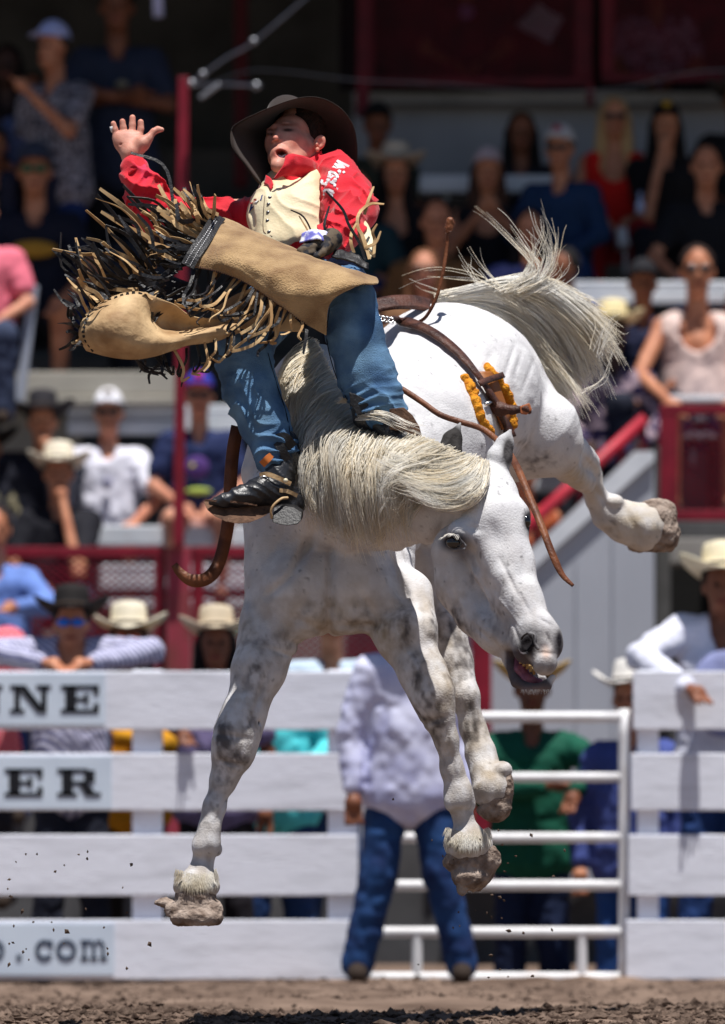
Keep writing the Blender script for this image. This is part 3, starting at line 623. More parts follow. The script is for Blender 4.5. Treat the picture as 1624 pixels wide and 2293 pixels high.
def patch(name, G, mats, parent, nu=40, nv=24, th=.004, mi=None, wr=0, fr=30, seed=0, uvcol=None, smooth=True):
    """sheet through a grid of control points (rows of (x,y,Y)), with real thickness"""
    G = np.array([[P(*q) for q in row] for row in G])
    A = np.stack([spline(row, nu) for row in G]); B = np.stack([spline(A[:, i], nv) for i in range(nu)], 1)   # nv,nu,3
    du = np.gradient(B, axis=1); dv = np.gradient(B, axis=0); N = np.cross(du, dv); N /= np.linalg.norm(N, axis=2)[..., None] + 1e-9
    if N[..., 1].mean() > 0: N = -N
    if wr: B = B + N * (wr * fbm(B, fr, seed, 3))[..., None]
    a = B + N * th / 2; b = B - N * th / 2
    V = np.concatenate([a.reshape(-1, 3), b.reshape(-1, 3)]); n = nu * nv
    idx = np.arange(n).reshape(nv, nu)
    q = np.stack([idx[:-1, :-1], idx[:-1, 1:], idx[1:, 1:], idx[1:, :-1]], -1).reshape(-1, 4)
    rim = np.concatenate([idx[0, :], idx[1:, -1], idx[-1, -2::-1], idx[-2:0:-1, 0]]); r2 = np.roll(rim, -1)
    F = np.concatenate([q, q[:, ::-1] + n, np.stack([r2, rim, rim + n, r2 + n], -1)])
    mi_ = [0] * len(q) + [1 if len(mats) > 1 else 0] * len(q) + [0] * len(rim) if isinstance(mats, list) else None
    return mesh_np(name, V, F, mats, parent, smooth, mi=mi_), B, N

def strip(name, path, width, mats, parent=None, th=.0022, nrm=(0, -1, 0), twist=(0, 0), n=14, taper=.6, smooth=False, mb=None):
    p = spline(path, n) if len(path) != n else np.asarray(path); T = np.gradient(p, axis=0); T /= np.linalg.norm(T, axis=1)[:, None] + 1e-9
    V = []; NA = np.broadcast_to(np.array(nrm, float), (n, 3))
    for i in range(n):
        t = i / (n - 1); a = twist[0] + (twist[1] - twist[0]) * t
        r = np.cross(T[i], NA[i]); r /= np.linalg.norm(r) + 1e-9; u = np.cross(r, T[i])
        r2 = r * math.cos(a) + u * math.sin(a); u2 = -r * math.sin(a) + u * math.cos(a); ww = width * (1 - (1 - taper) * max(0, (t - .75) / .25)) / 2
        for s1, s2 in ((-1, 1), (1, 1), (1, -1), (-1, -1)): V.append(p[i] + r2 * s1 * ww + u2 * s2 * th / 2)
    F = []; M = []
    for i in range(n - 1):
        for j in range(4): F.append((i * 4 + j, i * 4 + (j + 1) % 4, i * 4 + 4 + (j + 1) % 4, i * 4 + 4 + j)); M.append(1 if j == 2 and len(mats) > 1 else 0)
    F += [(3, 2, 1, 0), tuple(4 * n - 4 + j for j in range(4))]; M += [0, 0]
    if mb is not None: mb.add(V, F, 0); return None
    return mesh_np(name, np.array(V), F, mats, parent, smooth, mi=M)
PP = lambda L: np.array([P(*q) for q in L])

LEAN = .0009      # the rider lies back: everything above the waist recedes
# ---- the body: one figure, finer at the head and the raised hand
b0 = Vol(.007)
b0.chain([(660, 425, 20.28, 42), (660, 510, 20.28, 44), (705, 610, 20.38, 46)], .03)
b0.chain([(590, 465, 20.27, 26), (505, 470, 20.3, 22), (352, 476, 20.25, 24), (322, 425, 20.2, 22), (301, 368, 20.18, 18)], .02)
b0.chain([(752, 392, 20.2, 36), (796, 480, 20.08, 30), (745, 530, 19.95, 24)], .02)
b0.chain([(745, 610, 20.38, 52), (792, 680, 19.8, 44), (812, 790, 19.77, 42), (860, 900, 19.74, 30)], .03)
b0.chain([(690, 620, 20.38, 52), (545, 770, 19.86, 44), (566, 870, 19.8, 40), (618, 1040, 19.72, 26)], .03)
b0.chain([(665, 425, 20.27, 36), (684, 372, 20.21, 28)], .03)
bp = [b0.surf()]
h = Vol(.0026)
h.cp(690, 385, 20.22, 30, 682, 345, 20.2, 29, .02)                                     # neck
h.ep(672, 284, 20.255, 49, 58, 56, k=.02)                                                # cranium
h.chain([(650, 300, 20.165, 44), (638, 325, 20.13, 40), (627, 352, 20.11, 28)], .02)     # face
h.chain([(680, 332, 20.17, 31), (655, 362, 20.13, 20), (622, 371, 20.09, 16)], .02)     # jaw and chin
h.ep(660, 316, 20.112, 17, 14, 12, k=.025)                                                # cheek
h.ep(606, 318, 20.115, 12, 16, 20, k=.014)
h.chain([(601, 292, 20.10, 5), (616, 284, 20.085, 6), (640, 280, 20.082, 6), (660, 284, 20.10, 5)], .012)   # brows
h.chain([(625, 287, 20.085, 5), (620, 299, 20.06, 5.5), (617, 309, 20.042, 6.5)], .008)       # nose
h.ep(627, 313, 20.062, 6, 7, 5, k=.006); h.ep(611, 316, 20.066, 4.5, 7, 5, k=.006)
h.ep(627, 313.5, 20.03, 4.0, 8, 2.8, rot=[(.95, 0, .3), (0, 1, 0), (-.3, 0, .95)], k=.003, op=-1); h.ep(614.5, 318.5, 20.028, 2.8, 8, 3.0, k=.003, op=-1)
rm = [(.94, 0, -.34), (0, 1, 0), (.34, 0, .94)]; rm = [(.93, 0, .36), (0, 1, 0), (-.36, 0, .93)]
h.ep(630, 342, 20.075, 20, 11, 15, rot=rm, k=.012)                                        # lips
h.ep(631, 343, 20.055, 14.5, 28, 9, rot=rm, k=.004, op=-1)
h.ep(643, 290, 20.03, 11, 9, 6, k=.008, op=-1); h.ep(602, 299, 20.05, 6, 9, 5, k=.008, op=-1)
h.ep(644, 291, 20.078, 9, 9, 7, k=.005); h.ep(603, 299, 20.085, 7, 9, 6, k=.005)
h.cp(636, 293, 20.045, .9, 655, 290, 20.055, .9, .002, -1); h.cp(598, 302, 20.05, .8, 609, 300, 20.04, .8, .002, -1)
h.chain([(640, 312, 20.048, 2), (655, 328, 20.052, 2.2), (658, 345, 20.058, 2)], .01, -1)   # crease of the cheek
h.ep(716, 319, 20.13, 13, 6, 18, rot=[(.93, 0, .36), (0, 1, 0), (-.36, 0, .93)], k=.004)
h.ep(718, 318, 20.115, 7.5, 8, 11, k=.003, op=-1); h.ep(709, 323, 20.125, 4, 6, 5, k=.004); h.ep(711, 335, 20.13, 5, 6, 6, k=.005)
bp.append(h.surf())
g = Vol(.0021)
g.chain([ZN(480, 900) + (20.18, 21), ZN(475, 780) + (20.165, 21)], .02)
for (bx, by), w_ in (((250, 520), 11), ((350, 500), 12), ((470, 500), 12), ((590, 520), 12)):
    g.chain([ZN(470, 780) + (20.165, 14), ZN(bx, by) + (20.15, w_)], .02)
g.ep(*ZN(420, 620), 20.155, 30, 10, 22, k=.02)
g.chain([ZN(550, 760) + (20.15, 15), ZN(660, 620) + (20.13, 15), ZN(750, 540) + (20.12, 10)], .015)
g.chain([ZN(740, 550) + (20.12, 10), ZN(835, 430) + (20.11, 7.2), ZN(900, 400) + (20.11, 7.4), ZN(965, 400) + (20.11, 5.2)], .005)
for pts in ([(238, 500, 8.0), (215, 400, 7.0), (190, 305, 6.2)], [(350, 480, 8), (348, 370, 7.4), (335, 272, 6.8)], [(490, 470, 8), (495, 330, 7.6), (495, 208, 6.9)], [(605, 500, 8), (628, 390, 7.4), (627, 280, 6.8)]):
    q = [ZN(x, y) + (20.145 - .012 * i, r_) for i, (x, y, r_) in enumerate(pts)]; g.chain(q, .004)
g.cp(*ZN(300, 640), 20.138, 1.2, *ZN(640, 560), 20.13, 1.2, .006, -1)
g.cp(*ZN(560, 560), 20.128, 1.2, *ZN(500, 740), 20.14, 1.2, .006, -1)
bp.append(g.surf())
def skincol(V):
    c = np.ones((len(V), 3))
    m = np.clip(1.2 * np.maximum.reduce([blob(V, 612, 312, 16, 12), .7 * blob(V, 664, 322, 22, 16), .8 * blob(V, 718, 322, 14, 20), .6 * blob(V, 298, 262, 40, 8)]), 0, 1)[:, None]
    c = c * (1 - m) + np.array((1.0, .80, .78)) * m
    m = np.clip(blob(V, 629, 342, 19, 12) * 1.5 - .2, 0, 1)[:, None]; c = c * (1 - m) + np.array((.80, .42, .42)) * m
    m = (np.clip(1.6 * blob(V, 631, 343, 13, 8) - .5, 0, 1) * (V[:, 1] > 20.06))[:, None]; c = c * (1 - m) + np.array((.12, .04, .04)) * m
    m = np.clip(1.6 * np.maximum(blob(V, 645, 291, 11, 3.5), blob(V, 604, 300, 8, 3.5)), 0, 1)[:, None]; c = c * (1 - .88 * m)
    m = np.clip(.95 * np.maximum(blob(V, 641, 279, 20, 3.5), blob(V, 604, 290, 11, 3.2)), 0, 1)[:, None]; c = c * (1 - m) + np.array((.25, .16, .12)) * m
    return c
bv, bf = join_np(bp); mesh_np('body', bv, bf, M_skin, rider, True, col=skincol(bv))
te = MB()
te.prism([P(*q) for q in [(622, 349, 20.085), (631, 353, 20.08), (642, 347, 20.085), (640, 344, 20.085), (631, 349, 20.08), (624, 346, 20.085)]], np.zeros(3), np.array((0, .006, 0)))
te.prism([P(*q) for q in [(623, 337.5, 20.085), (631, 334.5, 20.08), (641, 336, 20.085), (640, 338.5, 20.085), (631, 337.5, 20.08), (624, 340, 20.085)]], np.zeros(3), np.array((0, .006, 0)))
te.build('teeth', M_tape, rider)
hr = Vol(.003); hr.ep(684, 282, 20.245, 50, 58, 54, k=.02); hr.ep(696, 298, 20.18, 13, 14, 22, k=.02)
hr.ep(610, 330, 20.06, 70, 62, 62, k=.01, op=-1)
hr.build('hair', M_brown_hair, rider, disp=lambda p: -.002 * vnoise(p, 120, 2))
tb = MB(); a = np.array(P(*ZN(212, 385), 20.135)); tb.tube([a + (-.0, 0, -.008), a + (-.0035, 0, .0), a + (-.005, -.001, .008)], [.0118, .0118, .0112], 16); tb.build('finger_tape', M_tape, rider, True)

# ---- clothes
def folds(p, amp, dirs, f=60, seed=0):
    q = p + .02 * np.stack([vnoise(p, 9, seed), vnoise(p, 9, seed + 3), vnoise(p, 9, seed + 6)], -1)
    s_ = np.sin((q @ np.array(dirs)) * f + 3 * vnoise(p, 12, seed + 1)); return amp * (1 - np.abs(s_)) ** 1.5 * np.clip(.5 + vnoise(p, 8, seed + 2), 0, 1)
sh = Vol(.0042)
for dx in (-24, 22): sh.chain([(664 + dx, 425, 20.24, 48), (650 + dx, 480, 20.225, 50), (664 + dx, 550, 20.24, 52), (700 + dx, 620, 20.36, 56)], .05)
sh.chain([(752, 385, 20.2, 46), (775, 430, 20.12, 50), (798, 474, 20.06, 44), (765, 515, 19.97, 40), (738, 545, 19.93, 32)], .03)
sh.ep(752, 462, 20.08, 30, 36, 66, k=.02)
sh.chain([(620, 455, 20.25, 40), (575, 478, 20.27, 32), (500, 484, 20.29, 30), (400, 480, 20.28, 32), (346, 478, 20.25, 40), (322, 424, 20.2, 36), (303, 377, 20.18, 28)], .03)
sh.chain([(648, 392, 20.17, 32), (668, 382, 20.19, 32), (694, 374, 20.22, 34)], .03)
sh.cp(303, 372, 20.18, 21, 296, 345, 20.17, 22, .004, -1)
SHF = lambda p: -folds(p, .016, (.5, .2, .85), 46, 1) - .0035 * fbm(p, 22, 5) - folds(p, .010, (.9, 0, -.5), 70, 4)
def redcol(V):
    c = np.ones((len(V), 3)); bb = np.maximum(blob(V, 320, 368, 16, 20), .8 * blob(V, 325, 385, 12, 20)); m = np.clip(bb * (.7 + 1.2 * fbm(V, 60, 5)), 0, 1)[:, None]
    return c * (1 - m) + np.array((1.15, 9, 7)) * m * .7 + c * m * .3
shirt = sh.build('shirt', M_red, rider, SHF, redcol)
# collar: a standing band with two points
patch('collar', [[(640, 352, 20.03), (662, 345, 20.02), (700, 358, 20.1), (722, 372, 20.18)], [(633, 372, 20.02), (655, 368, 20.03), (694, 380, 20.11), (718, 388, 20.19)], [(612, 402, 20.05), (640, 392, 20.06), (685, 400, 20.13), (716, 402, 20.2)]], M_red2, shirt, 24, 10, .006, wr=.010, fr=30)
patch('collar', [[(596, 392, 20.12), (606, 398, 20.1), (612, 412, 20.08)], [(592, 412, 20.12), (600, 414, 20.1), (606, 424, 20.08)]], M_red2, shirt, 10, 6, .005, wr=.004)
patch('cuff', [[(281, 362, 20.14), (296, 352, 20.125), (318, 347, 20.14)], [(288, 392, 20.14), (304, 380, 20.125), (330, 374, 20.14)]], M_red2, shirt, 16, 8, .004, wr=.003)
vs = Vol(.0042)
for dx in (-26, 24): vs.chain([(664 + dx, 428, 20.215, 55), (648 + dx, 480, 20.20, 59), (652 + dx, 548, 20.20, 59)], .05)
vs.ep(690, 440, 20.165, 30, 24, 56, k=.03)
vs.cp(676, 338, 20.1, 50, 640, 385, 20.05, 34, .008, -1); vs.cp(775, 350, 20.15, 50, 785, 520, 20.05, 50, .01, -1)
vs.cp(560, 470, 20.15, 12, 560, 500, 20.15, 12, .01, -1); vs.cp(690, 610, 20.15, 80, 800, 610, 20.15, 80, .01, -1)
vs.cp(628, 612, 20.15, 68, 600, 612, 20.15, 68, .01, -1)
vest = vs.build('vest', M_vest, rider, lambda p: -folds(p, .006, (.75, 0, .6), 34, 8) - .002 * fbm(p, 20, 2))
vb = BVHTree.FromPolygons([tuple(vest.matrix_world.translation + org(vest) + v.co) if False else tuple(Vector(v.co) + org(vest)) for v in vest.data.vertices], [tuple(p.vertices) for p in vest.data.polygons])
def ray(tree, x, y, dflt):
    d = Vector(((x - 812) / 720., 20.0, (1990 - y) / 720.)); d.normalize(); q = tree.ray_cast(CAMP, d); return q[0].y - lean(y) if q[0] is not None else dflt
for x, y in (ZR(478, 1065), ZR(465, 1130), ZR(460, 1208), ZR(455, 1290), ZR(470, 1398)):
    b = MB(); Y = ray(vb, x, y, 20.08); b.ball(P(x, y, Y), (.0065, .0035, .0055), 10, 6); b.build('snap_button', M_dmetal, vest, True)
sm = MB(); pth = [P(x, y, ray(vb, x, y, 20.08) - .001) for x, y in (ZR(430, 1050), ZR(420, 1150), ZR(414, 1250), ZR(412, 1340), ZR(428, 1405), ZR(500, 1440))]
sm.tube(spline(pth, 20), .0012, 5); sm.build('front_seam', M_sole, vest)
pt = MB(); M_blue = mat('patch_blue', lin(40, 66, 140), rough=.7); M_pr = mat('patch_red', lin(190, 40, 50), rough=.7)
q = [ZR(270, 1215), ZR(300, 1120), ZR(410, 1035), ZR(395, 1090), ZR(310, 1165)]
pt.prism([P(x, y, ray(vb, x, y, 20.12) - .003) for x, y in q], np.zeros(3), np.array((0, .004, 0)), 0)
q = [ZR(300, 1150), ZR(330, 1110), ZR(375, 1080), ZR(350, 1110), ZR(315, 1150)]
pt.prism([P(x, y, ray(vb, x, y, 20.12) - .006) for x, y in q], np.zeros(3), np.array((0, .003, 0)), 1)
q = [ZR(285, 1120), ZR(330, 1075), ZR(350, 1078), ZR(300, 1125)]
pt.prism([P(x, y, ray(vb, x, y, 20.12) - .006) for x, y in q], np.zeros(3), np.array((0, .003, 0)), 2)
pt.build('badge', [M_blue, M_white, M_pr], vest)

# sleeve lettering, letter by letter down the upper arm
shb = BVHTree.FromPolygons([tuple(Vector(v.co) + org(shirt)) for v in shirt.data.vertices], [tuple(p.vertices) for p in shirt.data.polygons])
GL = {'W': [[(0, 1), (.25, 0), (.5, .8), (.75, 0), (1, 1)]], 'r': [[(.1, 0), (.1, .7)], [(.1, .5), (.4, .72), (.7, .65)]], 'a': [[(.8, .7), (.3, .7), (.05, .35), (.3, 0), (.8, .1)], [(.8, .72), (.8, 0)]],
      'n': [[(.1, 0), (.1, .7)], [(.1, .5), (.45, .72), (.8, .5), (.8, 0)]], 'g': [[(.8, .7), (.3, .7), (.05, .35), (.3, .02), (.8, .1)], [(.8, .72), (.8, -.3), (.1, -.32)]], 'l': [[(.3, 0), (.3, 1)]], 'e': [[(.1, .38), (.8, .38), (.7, .7), (.3, .7), (.05, .35), (.3, 0), (.8, .05)]]}
def sleeve_pt(u, v):          # u along the word 0..1, v across
    base = spline([ZR(1190, 730) + (0,), ZR(1110, 850) + (0,), ZR(1075, 960) + (0,), ZR(1050, 1090) + (0,)], 50)
    f = u * 48; i = int(min(48, max(0, f))); p0 = base[i] + (base[i + 1] - base[i]) * (f - i); d = base[i + 1] - base[i]; d /= np.linalg.norm(d)
    nx, ny = (d[1], -d[0])
    x, y = p0[0] + nx * v * 30, p0[1] + ny * v * 30
    return P(x, y, ray(shb, x, y, 20.05) - .0055)
lt = MB()
for k_, ch in enumerate('Wrangler'):
    u0 = (0, .19, .29, .42, .55, .69, .77, .89)[k_]; wd = (.17, .1, .12, .12, .13, .06, .11, .1)[k_]
    for st in GL[ch]:
        pts = [sleeve_pt(u0 + q[0] * wd, q[1] - .5) for q in st]
        for a, b in zip(pts[:-1], pts[1:]): lt.bar(a, b, .0075, .0018)
lt.build('lettering', M_white, shirt)

# jeans
je = Vol(.0042)
je.chain([(745, 612, 20.42, 66), (786, 672, 19.80, 54), (795, 750, 19.79, 61), (820, 840, 19.77, 62), (848, 898, 19.75, 51), (858, 916, 19.75, 46)], .025)
je.chain([(690, 622, 20.42, 66), (610, 690, 20.12, 62), (552, 768, 19.88, 58), (545, 800, 19.83, 62), (562, 870, 19.8, 59), (592, 945, 19.77, 54), (612, 1005, 19.74, 44), (622, 1040, 19.73, 34)], .025)
je.ep(868, 935, 19.75, 40, 60, 22, k=.008, op=-1); je.ep(632, 1062, 19.72, 30, 60, 20, k=.008, op=-1)
def jd(p):
    lowr = np.clip((P(0, 800, 19.8)[2] - p[:, 2]) / .15, .25, 1)
    return lowr * (-folds(p, .020, (.45, .1, .9), 48, 11) - folds(p, .015, (-.3, .1, .95), 75, 14)) - .0035 * fbm(p, 18, 7)
def jcol(V):
    n = fbm(V, 14, 4, 3); c = (1 + .5 * np.clip(n, -.6, .8))[:, None] * np.ones((1, 3))
    fade = np.maximum(blob(V, 570, 880, 34, 80), blob(V, 790, 740, 30, 70))[:, None]
    return c * (1 + fade * np.array((.75, .55, .35)))
jeans = je.build('jeans', M_jean, rider, jd, jcol)
sm = MB(); jb = BVHTree.FromPolygons([tuple(Vector(v.co) + org(jeans)) for v in jeans.data.vertices], [tuple(p.vertices) for p in jeans.data.polygons])
for L in ([(738, 690), (732, 760), (752, 840), (780, 900)], [(600, 790), (620, 860), (640, 920), (650, 970)]):
    sm.tube(spline([P(x, y, ray(jb, x, y, 19.75) - .0005) for x, y in L], 24), .0016, 5)
sm.build('leg_seam', M_jean, jeans)

LEAN = 0.0
# boots
bt = Vol(.0032)
bt.chain([ZB(345, 1035) + (19.62, 6), ZB(450, 1020) + (19.63, 12), ZB(620, 980) + (19.65, 21), ZB(800, 930) + (19.67, 29), ZB(960, 940) + (19.7, 33), ZB(1100, 1020) + (19.72, 31)], .02)
bt.chain([ZB(960, 880) + (19.70, 34), ZB(990, 760) + (19.71, 31), ZB(1030, 620) + (19.73, 32), ZB(1040, 480) + (19.75, 30)], .02)
bt.ep(*ZB(1080, 1090), 19.72, 30, 34, 20, k=.015)
boot = bt.build('boot', M_bkb, rider, lambda p: -.0018 * fbm(p, 30, 3) - folds(p, .004, (.6, 0, .8), 120, 5))
so_ = MB(); outl = [(278, 1030), (300, 1015), (420, 1030), (560, 1035), (700, 1050), (775, 1072), (850, 1060), (915, 1040), (905, 1120), (850, 1160), (790, 1190), (700, 1225), (600, 1232), (480, 1212), (380, 1165), (310, 1105)]
def soleY(x, y): return 19.615 + (y - 1130) * -.00025 + (x - 280) * .00006
so_.prism([P(*ZB(x, y), soleY(x, y)) for x, y in outl], np.array((0, 0, 0)), np.array((.001, .012, .004))); so_.build('sole', M_sole, boot, bevel=.002)
he = MB(); he.prism([P(*ZB(x, y), 19.615 + (y - 1100) * -.0002) for x, y in [(925, 1085), (1000, 1060), (1120, 1080), (1195, 1130), (1190, 1200), (1150, 1240), (1060, 1250), (980, 1238), (918, 1220)]], np.zeros(3), np.array((.004, .06, .012)))
he.build('heel', M_blk, boot, bevel=.003)
strip('welt', PP([ZB(285, 1015) + (19.607,), ZB(420, 1022) + (19.612,), ZB(600, 1032) + (19.62,), ZB(775, 1062) + (19.63,)]), .006, [M_sole], boot, th=.003)
strip('spur_strap', PP([ZB(800, 780) + (19.655,), ZB(870, 770) + (19.645,), ZB(960, 800) + (19.64,), ZB(1090, 860) + (19.655,)]), .014, [M_smooth], boot, th=.003, taper=1)
strip('spur_strap', PP([ZB(985, 920) + (19.64,), ZB(1060, 930) + (19.64,), ZB(1150, 970) + (19.655,)]), .012, [M_smooth], boot, th=.003, taper=1)
strip('ankle_strap', PP([ZB(950, 450) + (19.68,), ZB(1030, 430) + (19.67,), ZB(1110, 520) + (19.68,)]), .032, [M_blk], boot, th=.004, taper=1)
strip('ankle_strap', PP([ZB(960, 470) + (19.672,), ZB(1010, 540) + (19.668,), ZB(1060, 640) + (19.675,)]), .026, [M_blk], boot, th=.004, taper=1)
sp = MB(); sp.tube(spline(PP([ZB(1060, 990) + (19.63,), ZB(1000, 1000) + (19.61,), ZB(930, 1060) + (19.60,), ZB(905, 1120) + (19.6,), ZB(915, 1185) + (19.605,)]), 20), .0042, 8); sp.build('spur', M_smooth, boot, True)
sp = MB(); sp.ball(P(*ZB(1042, 830), 19.635), .0075, 12, 8); sp.build('stud', mat('pearl', (.75, .68, .5), rough=.2), boot, True)
sp = MB(); t = np.linspace(0, 6.28, 16); c = P(*ZB(835, 808), 19.645); sp.tube([c + (.012 * math.cos(a), -.002, .006 * math.sin(a)) for a in t], .0015, 5); sp.build('spur_ring', M_metal, boot, True)
strip('boot_tongue', PP([ZB(820, 680) + (19.66,), ZB(860, 640) + (19.65,), ZB(910, 590) + (19.655,)]), .022, [mat('orange_leather', lin(200, 112, 50), rough=.5)], boot, th=.003, taper=.8)
b2 = Vol(.0036)
b2.chain([(810, 905, 19.76, 24), (840, 930, 19.76, 34), (872, 960, 19.74, 32), (905, 985, 19.66, 22)], .02)
b2.chain([(800, 892, 19.74, 16), (815, 935, 19.74, 26)], .02)
boot2 = b2.build('boot', M_bkb, rider, lambda p: -.002 * fbm(p, 30, 3))
so_ = MB(); so_.prism([P(x, y, 19.64) for x, y in [(876, 915), (905, 912), (925, 930), (940, 955), (946, 978), (930, 975), (900, 965), (876, 960)]], np.zeros(3), np.array((-.006, .02, 0))); so_.build('sole', M_sole, boot2, bevel=.002)
he = MB(); he.prism([P(x, y, 19.68) for x, y in [(782, 878), (796, 882), (830, 900), (858, 912), (850, 925), (800, 928), (785, 905)]], np.zeros(3), np.array((0, .02, 0))); he.build('boot_flap', M_blk, boot2, bevel=.002)

LEAN = .0009
# gloved hand closed round the rigging handle, with taped wrist
gl = Vol(.003)
gl.chain([(742, 536, 19.86, 26), (725, 548, 19.83, 22), (700, 556, 19.82, 20)], .02)
for i in range(4): gl.chain([(712 - 8 * i, 545 + 1 * i, 19.81, 8), (700 - 9 * i, 553 + 3 * i, 19.785, 8), (700 - 8 * i, 566 + 3 * i, 19.79, 7.5), (712 - 8 * i, 572 + 2 * i, 19.81, 7)], .004)
gl.chain([(735, 548, 19.80, 9), (722, 566, 19.785, 8), (708, 574, 19.78, 7)], .006)
gl.build('glove', mat('grey_glove', lin(90, 78, 64), lin(34, 34, 40), scale=40, rough=.8, bump=.3, lo=.45, hi=.55), rider)
patch('wrist_wrap', [[(678, 524, 19.80), (700, 515, 19.78), (730, 518, 19.8), (752, 535, 19.84)], [(672, 545, 19.80), (700, 536, 19.77), (728, 540, 19.79), (748, 556, 19.83)]], mat('wrap_cloth', (.8, .8, .86), lin(110, 110, 190), scale=45, rough=.8, lo=.45, hi=.6), rider, 22, 8, .004, wr=.006, fr=50)

# ---- hat: felt brim seen from below, crown behind
outer = [(100, 540), (108, 400), (200, 325), (300, 275), (480, 195), (700, 118), (880, 92), (1040, 128), (1180, 220), (1280, 360), (1318, 520), (1322, 700), (1290, 850), (1150, 960), (950, 1010), (700, 1020), (500, 1010), (430, 985), (330, 890), (230, 750), (150, 650)]
oY = [19.98, 19.98, 19.96, 19.95, 19.95, 19.95, 19.97, 20.02, 20.08, 20.14, 20.2, 20.26, 20.3, 20.32, 20.32, 20.28, 20.22, 20.18, 20.1, 20.04, 20.0]
O = np.array([P(*ZR(*q), Y) for q, Y in zip(outer + outer[:1], oY + oY[:1])]); n_ = 72
Od = spline(np.vstack([O[-2:-1], O, O[1:2]]), n_ * 23 // 20)  # closed curve sampled
tt = np.linspace(0, len(outer), n_, endpoint=False); 
def cl(pts, t): 
    k_ = len(pts) ; i = int(t) % k_; f = t - int(t); a, b, c, d = pts[i - 1], pts[i], pts[(i + 1) % k_], pts[(i + 2) % k_]
    return .5 * (2 * b + (c - a) * f + (2 * a - 5 * b + 4 * c - d) * f ** 2 + (3 * b - a - 3 * c + d) * f ** 3)
Oc = np.array([cl(O[:-1], t) for t in tt])
cen = np.array(P(*ZR(745, 440), 20.23)); Ic = []
for q in Oc:
    dx, dz = q[0] - cen[0], q[2] - cen[2]; a = math.atan2(dz, dx); Ic.append(cen + np.array((.084 * math.cos(a), -.05 * (-.45 * math.cos(a) + .9 * math.sin(a)), .074 * math.sin(a))))
Ic = np.array(Ic); rings = []
for s_ in np.linspace(0, 1, 12):
    m = Ic * (1 - s_) + Oc * s_; m[:, 1] += .02 * math.sin(math.pi * s_) * (.4 + .6 * np.abs(np.cos(tt / len(outer) * 2 * math.pi))); rings.append(m)
rg = np.stack(rings[::-1]); th = .0035
back = rg + np.array((0, th, 0))
crown = []
cdir = np.array((-.035, .12, .07))
for s_ in np.linspace(0.05, 1, 9):
    shr = 1 - .22 * s_ ** 2 - (.35 if s_ > .95 else 0)
    m = (Ic - cen) * shr + cen + cdir * s_ * (1.0 - .12 * np.cos(2 * tt / len(outer) * 2 * math.pi))[:, None] * 1.0; crown.append(m)
crown = np.stack(crown)
front = np.concatenate([rg, crown]); outer_s = np.concatenate([rg, crown]) + np.array((0, th, .0015))
V = np.concatenate([front.reshape(-1, 3), outer_s.reshape(-1, 3)]); nr = len(front); F = []
for i in range(nr - 1):
    for j in range(n_):
        a, b, c, d = i * n_ + j, i * n_ + (j + 1) % n_, (i + 1) * n_ + (j + 1) % n_, (i + 1) * n_ + j; F.append((a, b, c, d)); F.append((d + nr * n_, c + nr * n_, b + nr * n_, a + nr * n_))
for j in range(n_): F.append((j, (j + 1) % n_, nr * n_ + (j + 1) % n_, nr * n_ + j)[::-1])
F.append(tuple((2 * nr - 1) * n_ + j for j in range(n_)))
mesh_np('cowboy_hat', V, F, M_hat, rider, True)

# ---- chaps
chaps = mesh_np('chaps', *(lambda q: q)(( [P(700, 600, 20.0), P(760, 600, 20.0), P(760, 640, 19.95), P(700, 650, 19.95), P(700, 600, 20.02), P(760, 600, 20.02), P(760, 640, 19.97), P(700, 650, 19.97)],
    [(0, 1, 2, 3), (7, 6, 5, 4), (0, 4, 5, 1), (1, 5, 6, 2), (2, 6, 7, 3), (3, 7, 4, 0)])), M_smooth, rider, False)
z = lambda x, y, Y: Z1(x, y) + (Y,)
_, B1, N1 = patch('suede_flap', [[z(748, 566, 19.93), z(860, 606, 19.92), z(1000, 664, 19.9), z(1200, 744, 19.86), z(1340, 790, 19.82), z(1432, 820, 19.80)],
    [z(735, 580, 19.80), z(855, 625, 19.77), z(1000, 690, 19.75), z(1190, 770, 19.70), z(1330, 815, 19.66), z(1438, 845, 19.68)],
    [z(705, 650, 19.74), z(815, 700, 19.69), z(945, 770, 19.66), z(1080, 850, 19.62), z(1235, 880, 19.60), z(1345, 858, 19.63)],
    [z(670, 720, 19.72), z(780, 750, 19.68), z(905, 820, 19.66), z(1020, 910, 19.63), z(1140, 960, 19.62), z(1236, 930, 19.62)],
    [z(640, 772, 19.72), z(760, 800, 19.70), z(880, 850, 19.68), z(985, 918, 19.66), z(1100, 1000, 19.64), z(1218, 1066, 19.66)]], [M_suede, M_smooth], chaps, 70, 44, .005, wr=.012, fr=9)
# black band with two rows of white stitching
band = PP([z(765, 558, 19.83), z(742, 590, 19.78), z(705, 650, 19.72), z(662, 712, 19.70), z(628, 772, 19.705)])
strip('black_band', band + (-.006, -.006, 0), .042, [M_blk], chaps, th=.006, taper=1, n=20)
st = MB(); bs = spline(band + (-.006, -.0115, 0), 64); Tn = np.gradient(bs, axis=0); Tn /= np.linalg.norm(Tn, axis=1)[:, None]; Sd = np.cross(Tn, (0, -1, 0))
for o_ in (-.007, .009):
    for i in range(0, 62, 2): st.bar(bs[i] + Sd[i] * o_, bs[i + 1] + Sd[i + 1] * o_, .0015, .001)
st.build('stitching', M_white, chaps)
hem = MB(); q = B1[-1]
for i in range(1, 59):
    a = q[i] + N1[-1, i] * .004 + (q[i] - B1[-3, i]) * -.35; hem.bar(a, a + (B1[-1, i] - B1[-2, i]) * .5, .0035, .002)
